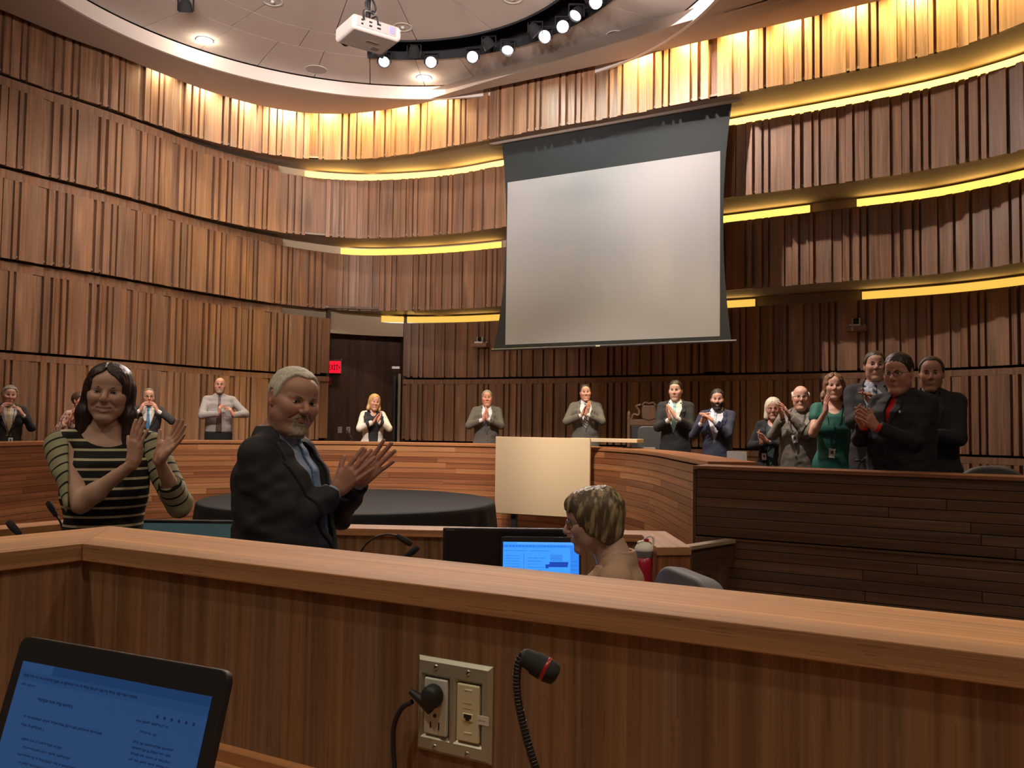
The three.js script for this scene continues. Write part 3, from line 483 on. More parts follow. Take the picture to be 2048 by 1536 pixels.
// ------------------------------------------------------------------ lobby fittings
{
  const yaw = 0.44, t = thing('exit_sign', 'lit red exit sign at the dark doorway', 'sign', [-3.5, 2.61, -16.86], -0.1);
  part('housing', rbox(0.30, 0.25, 0.05, 0.006), plain([0.25, 0.22, 0.2], 0.5), t); part('canopy', rbox(0.33, 0.035, 0.07, 0.005), M.metal, t, [0, 0.142, 0]);
  const c = document.createElement('canvas'); c.width = 256; c.height = 224; const x = c.getContext('2d'); x.fillStyle = '#ff1830'; x.fillRect(0, 0, 256, 224);
  x.fillStyle = '#4a0410'; x.font = 'bold 118px sans-serif'; x.textBaseline = 'middle'; const L = 'EXIT', wd = x.measureText(L).width; x.save(); x.translate(14, 118); x.scale(196 / wd, 1.15); x.fillText(L, 0, 0); x.restore(); x.beginPath(); x.moveTo(218, 82); x.lineTo(246, 118); x.lineTo(218, 154); x.closePath(); x.fill();
  const tx = new THREE.CanvasTexture(c); tx.colorSpace = THREE.SRGBColorSpace;
  part('face', new THREE.BoxGeometry(0.27, 0.235, 0.006), std({ color: 0x000000, emissive: 0xffffff, emissiveMap: tx, emissiveIntensity: 1.15, roughness: 0.4 }), t, [0, -0.002, 0.026]);
  const l = new THREE.RectAreaLight(new THREE.Color(1, 0.06, 0.1), LV.exit, 0.26, 0.22); l.name = 'sign_light'; l.position.set(0, 0, 0.032); l.lookAt(0, 0, 2); t.add(l); l.rotation.set(0, Math.PI, 0);
  const a = thing('fire_alarm', 'red wall alarm with clear strobe under the exit sign', 'alarm', [-3.62, 2.33, -16.93], -0.1);
  part('body', rbox(0.12, 0.15, 0.05, 0.012, 3), plain([0.35, 0.015, 0.02], 0.35), a); part('horn', put(cyl(0.045, 0.05, 0.02, 24).rotateX(Math.PI / 2), 0, 0.015, 0.03), plain([0.30, 0.012, 0.018], 0.3), a); part('strobe', rbox(0.05, 0.035, 0.03, 0.008), plain([0.75, 0.72, 0.7], 0.2), a, [-0.01, -0.085, 0.02]);
  const dx = 0.906, dz = -0.424;
  for (const [i, lb] of [[0, 'left white wall plate beside the dark doorway lobby'], [1, 'right white wall plate with dark switch in the doorway lobby']]) {
    const p = thing('wall_plate', lb, 'wall plate', [-3.43 + i * 0.155, 1.375 - i * 0.0, -17.19 - i * 0.072], 0.437); part('plate', rbox(0.082, 0.125, 0.008, 0.003), M.whitePlastic, p); part('insert', rbox(0.034, 0.066, 0.006, 0.002), plain([0.6, 0.6, 0.56], 0.4), p, [0, 0, 0.005]);
    if (i) part('switch', rbox(0.016, 0.02, 0.006, 0.002), M.black, p, [-0.004, 0.018, 0.009]);
  }
}

// ------------------------------------------------------------------ things on the near bench
{
  const c = onBench(0.685, 1.1665, -0.0066), t = thing('outlet_plate', 'steel wall plate with power outlet and network jack on the near panel', 'outlet', c, BENCHTURN);
  const st = std({ color: lin(0.42, 0.44, 0.36), metalness: 0.45, roughness: 0.36, bumpMap: tex(WT[0], 30, 2), bumpScale: 0.00006 });
  const fr = new THREE.Shape([[-0.0515, -0.0555], [0.0515, -0.0555], [0.0515, 0.0555], [-0.0515, 0.0555]].map((p) => new THREE.Vector2(...p)));
  for (const [a, b] of [[-0.0408, -0.0078], [0.0052, 0.0362]]) fr.holes.push(new THREE.Path([[a, -0.0345], [b, -0.0345], [b, 0.0325], [a, 0.0325]].map((p) => new THREE.Vector2(...p))));
  part('plate', new THREE.ExtrudeGeometry(fr, { depth: 0.0016, bevelEnabled: true, bevelThickness: 0.0042, bevelSize: 0.0042, bevelOffset: -0.0042, bevelSegments: 1 }), st, t, [0, 0, -0.0016]);
  const scr = merge([put(new THREE.SphereGeometry(0.0033, 16, 8, 0, Math.PI * 2, 0, Math.PI / 2).rotateX(Math.PI / 2).scale(1, 1, 0.55), 0, 0, 0)]);
  for (const [x, y] of [[-0.0243, 0.0455], [0.0207, 0.0455], [-0.0243, -0.0475], [0.0207, -0.0475]]) { const s = part('screw', scr, M.metal, t, [x, y, 0.004]); part('slot', new THREE.BoxGeometry(0.005, 0.0007, 0.0006), M.black, s, [0, 0, 0.0017], [0, 0, 0.6]); }
  const wp = plain([0.60, 0.63, 0.57], 0.4), ip = plain([0.62, 0.60, 0.40], 0.42);
  const rec = part('receptacle', rbox(0.0322, 0.066, 0.006, 0.002, 3), wp, t, [-0.0243, -0.001, 0.0018], null, 'white duplex power receptacle');
  for (const y of [-0.0185]) { part('slot', rbox(0.0018, 0.0075, 0.002, 0.0004), M.black, rec, [-0.0058, y - 0.003, 0.0026]); part('slot', rbox(0.0018, 0.009, 0.002, 0.0004), M.black, rec, [0.0058, y - 0.003, 0.0026]); part('ground_hole', put(cyl(0.0024, 0.0024, 0.002, 14).rotateX(Math.PI / 2), 0, 0, 0), M.black, rec, [0, y + 0.0085, 0.0026]); }
  const ins = part('data_insert', rbox(0.0305, 0.066, 0.006, 0.002, 3), ip, t, [0.0207, -0.001, 0.0018], null, 'ivory insert with a network jack');
  part('jack', rbox(0.0135, 0.0085, 0.004, 0.0008), plain([0.72, 0.68, 0.47], 0.4), ins, [0.001, -0.004, 0.0022]); part('jack_opening', new THREE.ExtrudeGeometry(new THREE.Shape([[-0.005, 0.003], [0.005, 0.003], [0.005, -0.0015], [0.0025, -0.0015], [0.0025, -0.004], [-0.0025, -0.004], [-0.0025, -0.0015], [-0.005, -0.0015]].map((p) => new THREE.Vector2(...p))), { depth: 0.0008, bevelEnabled: false }), M.black, ins, [0.001, -0.0035, 0.0039]);
  for (const y of [0.027, -0.022]) part('latch_slot', rbox(0.0105, 0.0018, 0.001, 0.0004), plain([0.85, 0.82, 0.62], 0.4), ins, [0.001, y, 0.003]);
  for (const y of [0.012, 0.006]) part('blank_line', rbox(0.0115, 0.0008, 0.0006, 0.0002), plain([0.46, 0.44, 0.29], 0.5), ins, [0.0, y, 0.0031]);
  part('label_tape', rbox(0.0155, 0.0105, 0.0006, 0.0002), plain([0.66, 0.68, 0.62], 0.4), t, [0.0416, -0.0055, 0.0044]); part('label_print', rbox(0.0095, 0.0018, 0.0002, 0.0001), plain([0.42, 0.44, 0.40], 0.5), t, [0.0406, -0.0055, 0.0048]);

  const k = thing('power_plug', 'black power plug in the outlet with its cord hanging down', 'plug', c, BENCHTURN);
  part('plug_head', (() => { const g = lathe([[0.0001, 0], [0.0115, 0.0005], [0.0128, 0.004], [0.0122, 0.013], [0.0085, 0.018], [0.0001, 0.0195]], 28); g.rotateX(Math.PI / 2); g.scale(1, 1.12, 1); return g; })(), M.black, k, [-0.0235, 0.0135, 0.0052]);
  part('strain_relief', (() => { const g = new THREE.CylinderGeometry(0.0034, 0.0088, 0.034, 18); return g; })(), M.black, k, [-0.0375, 0.0085, 0.0145], [0, 0, 1.15]);
  part('cord', tube([[-0.050, 0.004, 0.0148], [-0.064, -0.006, 0.017], [-0.0745, -0.028, 0.017], [-0.0755, -0.055, 0.016], [-0.071, -0.085, 0.02], [-0.072, -0.106, 0.035], [-0.10, -0.112, 0.06], [-0.15, -0.115, 0.09], [-0.22, -0.117, 0.13]], 0.0031, 80, 10), M.black, k);
  part('cord_loop', tube([[-0.066, -0.1235, 0.03], [-0.082, -0.106, 0.028], [-0.105, -0.104, 0.028], [-0.125, -0.115, 0.028], [-0.135, -0.1235, 0.03]], 0.0031, 40, 10), M.black, k);
}
// gooseneck microphone standing on the near desk
function gooseneck(label, base, path, r, headAt, headDir, headLen, headR, light, group) {
  const t = thing('gooseneck_microphone', label, 'microphone', base, 0, group), rel = (p) => [p[0] - base[0], p[1] - base[1], p[2] - base[2]];
  part('neck', tube(path.map(rel), r, 70, 12), std({ color: lin(0.05, 0.05, 0.05), metalness: 0.7, roughness: 0.3 }), t);
  if (r > 0.003) { const cv = new THREE.CatmullRomCurve3(path.map((p) => V3(...rel(p)))), n = 90, gs = []; for (let i = 4; i < n; i++) { const p = cv.getPointAt(i / n), d = cv.getTangentAt(i / n), g = new THREE.TorusGeometry(r, r * 0.14, 6, 14); g.applyQuaternion(new THREE.Quaternion().setFromUnitVectors(V3(0, 0, 1), d)); g.translate(p.x, p.y, p.z); gs.push(g); } part('neck_ribs', merge(gs), std({ color: lin(0.09, 0.09, 0.085), metalness: 0.8, roughness: 0.3 }), t); }
  const h = new THREE.Group(); h.name = 'microphone_head'; h.position.set(...rel(headAt)); h.quaternion.setFromUnitVectors(V3(0, 1, 0), V3(...headDir).normalize()); t.add(h);
  part('capsule', lathe([[0.0001, 0], [headR * 0.62, 0], [headR * 0.8, headLen * 0.08], [headR * 0.86, headLen * 0.3], [headR, headLen * 0.36], [headR * 1.04, headLen * 0.7], [headR * 0.86, headLen * 0.94], [headR * 0.4, headLen], [0.0001, headLen]], 24), M.blackSoft, h);
  if (light) part('signal_ring', lathe([[headR * 0.95, headLen * 0.60], [headR * 1.06, headLen * 0.62], [headR * 1.06, headLen * 0.70], [headR * 0.95, headLen * 0.72]], 28), std({ color: lin(0.25, 0.01, 0.012), roughness: 0.3, emissive: lin(1, 0.02, 0.02), emissiveIntensity: 0.02 }), h, null, null, 'red translucent ring');
  part('base', lathe([[0.0001, 0.018], [0.012, 0.018], [0.02, 0.012], [0.024, 0], [0.0001, 0]], 24), M.black, t);
}
gooseneck('black ribbed gooseneck microphone right of the steel outlet plate', [0.085, 1.04, -0.70], [[0.085, 1.05, -0.70], [0.070, 1.10, -0.715], [0.044, 1.16, -0.75], [0.027, 1.196, -0.768], [0.0145, 1.233, -0.778], [0.0085, 1.262, -0.78], [0.0085, 1.283, -0.78], [0.0125, 1.2945, -0.78], [0.019, 1.2975, -0.78]], 0.0036, [0.0125, 1.2945, -0.780], [0.85, -0.42, 0.2], 0.036, 0.0105, true);
// laptop at the lower left
function docTexture(k, tint) {
  const c = document.createElement('canvas'); c.width = 768; c.height = 480; const x = c.getContext('2d'), r = rng(k); x.fillStyle = tint[0]; x.fillRect(0, 0, 768, 480); x.fillStyle = tint[1]; x.fillRect(140, 0, 628, 26); x.fillStyle = tint[2]; x.fillRect(0, 26, 768, 26);
  x.fillStyle = tint[3];
  const line = (X, Y, Wd, H) => { let p = X; while (p < X + Wd) { const w = 6 + r() * 26; for (let q = p; q < Math.min(p + w, X + Wd); q += 5) x.fillRect(q, Y + r() * 2, 3.4, H * (0.6 + r() * 0.5)); p += w + 6; } };
  if (k === 1) {
    line(20, 34, 480, 8); line(110, 92, 150, 9); line(22, 60, 60, 6); line(70, 145, 330, 7); line(70, 168, 100, 7);
    for (let i = 0; i < 5; i++) line(88 + (i % 2) * 14, 205 + i * 21, 170 + (i * 37) % 90, 6); for (let i = 0; i < 6; i++) line(84, 320 + i * 22, 330 - (i % 3) * 70, 6);
    line(520, 92, 120, 6); line(545, 118, 60, 6); for (let i = 0; i < 4; i++) line(528, 146 + i * 15, 150, 6); for (let i = 0; i < 6; i++) x.fillRect(590 + i * 27, 72, 8, 8);
    const g = x.createLinearGradient(0, 220, 0, 400); g.addColorStop(0, '#0b1c4e'); g.addColorStop(0.55, '#0d1740'); g.addColorStop(1, '#251f4a'); x.fillStyle = g; x.fillRect(528, 222, 150, 178); x.fillStyle = '#2b5aa6'; x.beginPath(); x.moveTo(528, 222); x.lineTo(600, 222); x.lineTo(560, 262); x.lineTo(528, 258); x.fill(); x.strokeStyle = '#3f5c9a'; x.lineWidth = 3; x.beginPath(); x.moveTo(536, 300); x.lineTo(590, 330); x.stroke();
  } else {
    for (let i = 0; i < 16; i++) x.fillRect(30 + i * 34 + (i > 8 ? 80 : 0), 36, 10, 9); line(20, 80, 220, 7); line(270, 80, 200, 7); for (let i = 0; i < 9; i++) line(24, 130 + i * 26, 150, 7); for (let i = 0; i < 8; i++) line(250, 150 + i * 30, 170 - (i % 3) * 30, 7);
    x.fillStyle = tint[4]; x.fillRect(210, 110, 3, 360); x.fillRect(470, 190, 190, 26); x.fillRect(430, 214, 225, 26); x.fillRect(430, 238, 30, 14); for (let i = 0; i < 7; i++) line(480, 120 + i * 9, 120, 5); x.fillStyle = tint[2]; x.fillRect(680, 52, 88, 428); x.fillStyle = tint[3]; for (let i = 0; i < 6; i++) line(692, 180 + i * 40, 66, 7);
  }
  const t = new THREE.CanvasTexture(c); t.colorSpace = THREE.SRGBColorSpace; return t;
}
function laptop(name, label, pos, turn, w, h, tilt, bez, topBez, screenTex, k, group) {
  const t = thing(name, label, 'laptop', pos, turn, group), lid = new THREE.Group(); lid.name = 'lid'; lid.rotation.x = -tilt; t.add(lid);
  const sh = new THREE.Shape(), r = 0.012; sh.moveTo(-w / 2, 0); sh.lineTo(w / 2, 0); sh.lineTo(w / 2, h - r); sh.quadraticCurveTo(w / 2, h, w / 2 - r, h); sh.lineTo(-w / 2 + r, h); sh.quadraticCurveTo(-w / 2, h, -w / 2, h - r);
  part('lid_case', new THREE.ExtrudeGeometry(sh, { depth: 0.006, bevelEnabled: true, bevelSize: 0.001, bevelThickness: 0.001, bevelSegments: 2 }), screenTex ? M.black : std({ color: lin(0.6, 0.6, 0.58), metalness: 0.6, roughness: 0.35 }), lid, [0, 0, -0.007]);
  const sw = w - 2 * bez, shh = h - topBez - 0.02;
  if (screenTex) {
    part('display', new THREE.BoxGeometry(sw, shh, 0.0012), std({ color: 0x020205, emissive: 0xffffff, emissiveMap: screenTex, emissiveIntensity: k, roughness: 0.35 }), lid, [0, 0.02 + shh / 2, 0.0006]);
    const l = new THREE.RectAreaLight(new THREE.Color(0.25, 0.5, 1), LV.screen * k, sw, shh); l.name = 'display_light'; l.position.set(0, 0.02 + shh / 2, 0.003); l.rotation.y = Math.PI; lid.add(l);
  }
  const b = part('base', rbox(w, 0.014, w * 0.66, 0.006, 3), M.black, t, [0, -0.008, w * 0.33]); part('keyboard', rbox(w * 0.86, 0.003, w * 0.27, 0.001), M.blackSoft, b, [0, 0.0075, -w * 0.12]); part('touchpad', rbox(w * 0.34, 0.001, w * 0.18, 0.0005), plain([0.03, 0.03, 0.035], 0.3), b, [0, 0.0075, w * 0.17]);
  return t;
}
laptop('laptop', 'open black laptop with a blue lit page in the lower left corner', [-0.4205, 1.0605, -0.831], -0.4346, 0.292, 0.212, 0.28, 0.0135, 0.024, docTexture(1, ['#3f6ca8', '#2f5a96', '#3864a0', '#1c3868']), 0.36);
laptop('laptop', 'laptop with a bright blue screen in front of the seated woman', [0.128, 0.812, -3.5], 0.02, 0.325, 0.238, 0.12, 0.008, 0.02, docTexture(2, ['#3f9cff', '#54a6ff', '#2f86f2', '#1f5fc4', '#1746b0']), 1.05);
function monitor(label, pos, turn, w, h, scr) {
  const t = thing('monitor', label, 'monitor', pos, turn);
  part('case', rbox(w, h, 0.03, 0.006, 2), M.black, t, [0, h / 2 + 0.06, 0]); part('panel', new THREE.BoxGeometry(w - 0.03, h - 0.035, 0.002), scr, t, [0, h / 2 + 0.064, 0.0155]);
  part('stand', rbox(0.06, 0.16, 0.02, 0.004), M.black, t, [0, 0.07, -0.03]); part('foot', rbox(0.22, 0.012, 0.16, 0.004), M.black, t, [0, 0.006, -0.02]);
  part('badge', rbox(0.035, 0.004, 0.001, 0.0003), plain([0.16, 0.16, 0.16], 0.4), t, [-w / 2 + 0.03, h + 0.051, 0.0155]);
}
monitor('black switched-off monitor beside the bright blue laptop', [-0.02, 0.797, -3.63], 0.03, 0.52, 0.215, M.blackGloss);
monitor('dim teal monitor between the striped woman and the man', [-1.42, 0.797, -3.76], 0.02, 0.56, 0.215, std({ color: lin(0.02, 0.035, 0.036), emissive: lin(0.05, 0.09, 0.09), emissiveIntensity: 0.5, roughness: 0.3 }));
const GS = 'thin gooseneck microphones on the second bench';
gooseneck('thin arched gooseneck microphone beside the switched-off monitor', [-0.60, 0.795, -3.42], [[-0.60, 0.8, -3.42], [-0.60, 0.92, -3.42], [-0.585, 0.995, -3.4], [-0.545, 1.045, -3.4], [-0.49, 1.066, -3.4], [-0.44, 1.062, -3.4]], 0.004, [-0.445, 1.064, -3.4], [0.8, -0.45, 0.1], 0.07, 0.0125, false);
gooseneck('short microphone rising at an angle left of the switched-off monitor', [-0.47, 0.795, -3.33], [[-0.47, 0.8, -3.33], [-0.46, 0.92, -3.34], [-0.42, 0.965, -3.36], [-0.405, 0.985, -3.37]], 0.004, [-0.412, 0.978, -3.365], [0.75, 0.62, 0], 0.075, 0.0125, false);
gooseneck('thin dark microphone leaning behind the striped woman on the left', [-1.80, 0.795, -3.5], [[-1.80, 0.8, -3.5], [-1.79, 0.95, -3.5], [-1.815, 1.07, -3.5], [-1.845, 1.12, -3.5]], 0.004, [-1.838, 1.11, -3.5], [-0.5, 0.75, 0], 0.07, 0.012, false);
gooseneck('thin dark microphone at the left edge before the second bench', [-1.66, 0.795, -3.05], [[-1.66, 0.8, -3.05], [-1.66, 0.95, -3.05], [-1.69, 1.07, -3.02], [-1.72, 1.11, -3.0]], 0.004, [-1.705, 1.098, -3.01], [-0.65, 0.65, 0], 0.065, 0.012, false);
gooseneck('tiny microphone on the curved bench in front of the blonde woman', [-2.42, 1.235, -13.02], [[-2.42, 1.24, -13.02], [-2.42, 1.30, -13.02], [-2.45, 1.34, -13.0]], 0.005, [-2.44, 1.335, -13.0], [-0.6, 0.7, 0.1], 0.09, 0.016, false);
gooseneck('small microphone on the right desk in front of the green top', [2.72, 1.26, -6.75], [[2.72, 1.03, -6.75], [2.72, 1.2, -6.75], [2.76, 1.28, -6.75]], 0.005, [2.75, 1.26, -6.75], [0.8, 0.6, 0], 0.11, 0.013, false);
// red bottle
{
  const t = thing('water_bottle', 'red sports bottle with white flip lid beside the bench end', 'bottle', [0.536, 0.796, -3.45]);
  part('body', lathe([[0.0001, 0], [0.032, 0], [0.0345, 0.01], [0.0335, 0.09], [0.030, 0.12], [0.0345, 0.15], [0.0345, 0.192], [0.0001, 0.192]], 36), plain([0.36, 0.012, 0.035], 0.3), t);
  part('collar', lathe([[0.0345, 0.19], [0.0365, 0.194], [0.0365, 0.214], [0.034, 0.217], [0.0001, 0.217]], 36), plain([0.13, 0.13, 0.12], 0.5), t);
  part('lid', lathe([[0.0355, 0.215], [0.0375, 0.219], [0.036, 0.229], [0.026, 0.243], [0.012, 0.25], [0.0001, 0.251]], 36), plain([0.78, 0.78, 0.70], 0.35), t);
  part('carry_loop', tube([[-0.002, 0.243, 0.0], [0.004, 0.263, 0], [0.02, 0.272, 0], [0.034, 0.268, 0], [0.037, 0.252, 0], [0.034, 0.232, 0]], 0.0046, 36, 10), plain([0.78, 0.78, 0.70], 0.35), t);
  part('spout_button', rbox(0.02, 0.014, 0.016, 0.004, 3), plain([0.35, 0.012, 0.035], 0.3), t, [0.008, 0.256, 0]); part('spout', rbox(0.028, 0.016, 0.018, 0.005, 3), plain([0.78, 0.78, 0.70], 0.35), t, [-0.014, 0.247, 0.004], [0, 0, 0.3]);
}
// chairs
function chair(label, pos, turn, backW, backH, backY, mat, round, arm, seatY = 0.46) {
  const t = thing('office_chair', label, 'chair', pos, turn);
  part('seat', rbox(0.5, 0.08, 0.48, 0.035, 4), mat, t, [0, seatY, 0.02]);
  const sh = new THREE.Shape(), w = backW / 2, h = backH, r = round; sh.moveTo(-w * 0.92, 0); sh.lineTo(w * 0.92, 0); sh.lineTo(w, h - r); sh.quadraticCurveTo(w, h, w - r, h); sh.lineTo(-w + r, h); sh.quadraticCurveTo(-w, h, -w, h - r);
  part('backrest', new THREE.ExtrudeGeometry(sh, { depth: 0.04, bevelEnabled: true, bevelSize: 0.015, bevelThickness: 0.018, bevelSegments: 4, curveSegments: 16 }), mat, t, [0, backY, -0.26], [-0.1, 0, 0]);
  part('post', cyl(0.03, 0.03, seatY - 0.1, 16), M.darkMetal, t, [0, seatY / 2 + 0.02, 0]); part('back_bar', rbox(0.06, backY - seatY + 0.16, 0.02, 0.004), M.black, t, [0, (backY + seatY) / 2, -0.27]);
  for (let i = 0; i < 5; i++) { const a = i / 5 * Math.PI * 2; part('leg', put(rbox(0.3, 0.03, 0.04, 0.01), 0.15, 0.07, 0, 0, a), M.black, t); part('castor', put(cyl(0.028, 0.028, 0.03, 14).rotateX(Math.PI / 2), 0.29, 0.028, 0, 0, a), M.black, t); }
  if (arm) for (const s of [-1, 1]) part('armrest', tube([[s * 0.27, seatY + 0.02, 0.1], [s * 0.3, seatY + 0.16, 0.14], [s * 0.3, seatY + 0.225, 0.06], [s * 0.29, seatY + 0.22, -0.1], [s * 0.26, seatY + 0.12, -0.24]], 0.022, 40, 12), arm, t);
  return t;
}
const leather = plain([0.022, 0.022, 0.024], 0.45);
chair('black leather chair behind the ring bench left of the black-suited man', [1.93, 0.3, -11.75], -0.2, 0.42, 0.66, 0.55, leather, 0.10);
chair('grey round-backed chair behind the right desk at the picture edge', [3.16, 0.3, -5.72], 2.75, 0.40, 0.50, 0.475, plain([0.10, 0.10, 0.105], 0.6), 0.19);
chair('chair with a tan curved arm under the seated woman', [0.33, 0.0, -2.86], -1.35, 0.44, 0.5, 0.50, plain([0.12, 0.125, 0.14], 0.7), 0.12, plain([0.42, 0.22, 0.15], 0.5), 0.44);
{
  const t = thing('carved_throne', 'tall carved wooden ceremonial chair in the dark behind the bench', 'chair', [2.08, 0.3, -13.0], -0.15), w = wood([0.14, 0.075, 0.042], 2, 4, 2, 0.45);
  for (const s of [-1, 1]) { part('back_post', lathe([[0.001, 0], [0.035, 0], [0.03, 0.4], [0.028, 1.33], [0.036, 1.35], [0.022, 1.37], [0.033, 1.405], [0.02, 1.44], [0.001, 1.46]], 20), w, t, [s * 0.3, 0, 0]); part('front_leg', lathe([[0.001, 0], [0.03, 0], [0.022, 0.2], [0.03, 0.42], [0.001, 0.43]], 16), w, t, [s * 0.28, 0, 0.5]); part('armrest', tube([[s * 0.3, 0.68, 0], [s * 0.31, 0.70, 0.25], [s * 0.29, 0.68, 0.5], [s * 0.28, 0.45, 0.5]], 0.025, 24, 10), w, t); }
  part('top_rail', rbox(0.6, 0.09, 0.04, 0.008), w, t, [0, 1.28, 0]); part('back_panel', rbox(0.52, 0.78, 0.03, 0.006), leather, t, [0, 0.84, 0]); part('seat', rbox(0.62, 0.09, 0.55, 0.03, 3), leather, t, [0, 0.45, 0.25]);
  const crest = new THREE.Group(); crest.name = 'crest'; crest.position.set(0, 1.33, 0); t.add(crest);
  const sh = new THREE.Shape(); sh.moveTo(-0.09, 0.02); sh.quadraticCurveTo(-0.12, 0.16, -0.08, 0.2); sh.lineTo(0.08, 0.2); sh.quadraticCurveTo(0.12, 0.16, 0.09, 0.02); sh.lineTo(0, -0.01);
  part('shield', new THREE.ExtrudeGeometry(sh, { depth: 0.025, bevelEnabled: true, bevelSize: 0.008, bevelThickness: 0.008, bevelSegments: 2 }), w, crest);
  for (const s of [-1, 1]) part('scroll', tube([[s * 0.26, 0.0, 0.01], [s * 0.23, 0.07, 0.01], [s * 0.16, 0.06, 0.015], [s * 0.15, 0.13, 0.01], [s * 0.19, 0.19, 0.01], [s * 0.12, 0.22, 0.01]], 0.02, 30, 8), w, crest);
  part('crown_piece', tube([[-0.1, 0.21, 0.01], [-0.06, 0.25, 0.01], [0, 0.235, 0.01], [0.06, 0.25, 0.01], [0.1, 0.21, 0.01]], 0.018, 24, 8), w, crest);
}
laptop('laptop', 'thin silver laptop lid seen edge-on before the black chair', [1.66, 1.045, -11.15], 2.85, 0.42, 0.205, 0.1, 0.01, 0.015, null, 0);
laptop('laptop', 'thin silver laptop lid behind the bench right of the bearded man', [2.62, 1.045, -9.95], 2.5, 0.24, 0.20, 0.1, 0.01, 0.015, null, 0);
laptop('laptop', 'small pale laptop corner below the white-haired woman', [2.06, 1.02, -6.45], 2.4, 0.18, 0.21, 0.3, 0.01, 0.015, null, 0);

// ------------------------------------------------------------------ people: distance fields meshed as surfaces
const smin = (a, b, k) => { const h = k - Math.abs(a - b); return h > 0 ? Math.min(a, b) - h * h / (4 * k) : Math.min(a, b); };
const smax = (a, b, k) => -smin(-a, -b, k);
class Field {
  constructor() { this.p = []; }
  cap(a, b, ra, rb = ra, k = 0.01, op = 1) {
    const dx = b[0] - a[0], dy = b[1] - a[1], dz = b[2] - a[2], l2 = dx * dx + dy * dy + dz * dz || 1e-9, R = Math.sqrt(l2) / 2 + Math.max(ra, rb);
    this.p.push({ f: (x, y, z) => { const px = x - a[0], py = y - a[1], pz = z - a[2], t = clamp((px * dx + py * dy + pz * dz) / l2, 0, 1), qx = px - dx * t, qy = py - dy * t, qz = pz - dz * t; return Math.sqrt(qx * qx + qy * qy + qz * qz) - (ra + (rb - ra) * t); }, c: [(a[0] + b[0]) / 2, (a[1] + b[1]) / 2, (a[2] + b[2]) / 2], R, k, op }); return this;
  }
  ell(c, r, k = 0.01, op = 1) {
    const m = Math.max(...r);
    this.p.push({ f: (x, y, z) => { const X = (x - c[0]) / r[0], Y = (y - c[1]) / r[1], Z = (z - c[2]) / r[2], k0 = Math.sqrt(X * X + Y * Y + Z * Z), k1 = Math.sqrt((X / r[0]) ** 2 + (Y / r[1]) ** 2 + (Z / r[2]) ** 2); return k1 < 1e-9 ? -Math.min(...r) : k0 * (k0 - 1) / k1; }, c, R: m, k, op }); return this;
  }
  fn(f, k = 0.01, op = 1) { this.p.push({ f, c: null, k, op }); return this; }
  get eval() {
    const P = this.p;
    return (x, y, z) => {
      let d = 1e3;
      for (const q of P) {
        if (q.c && q.op > 0) { const a = x - q.c[0], b = y - q.c[1], c = z - q.c[2], e = Math.sqrt(a * a + b * b + c * c) - q.R; if (e > d + q.k) continue; }
        const v = q.f(x, y, z);
        d = q.op > 0 ? smin(d, v, q.k) : smax(d, -v, q.k);
      }
      return d;
    };
  }
}
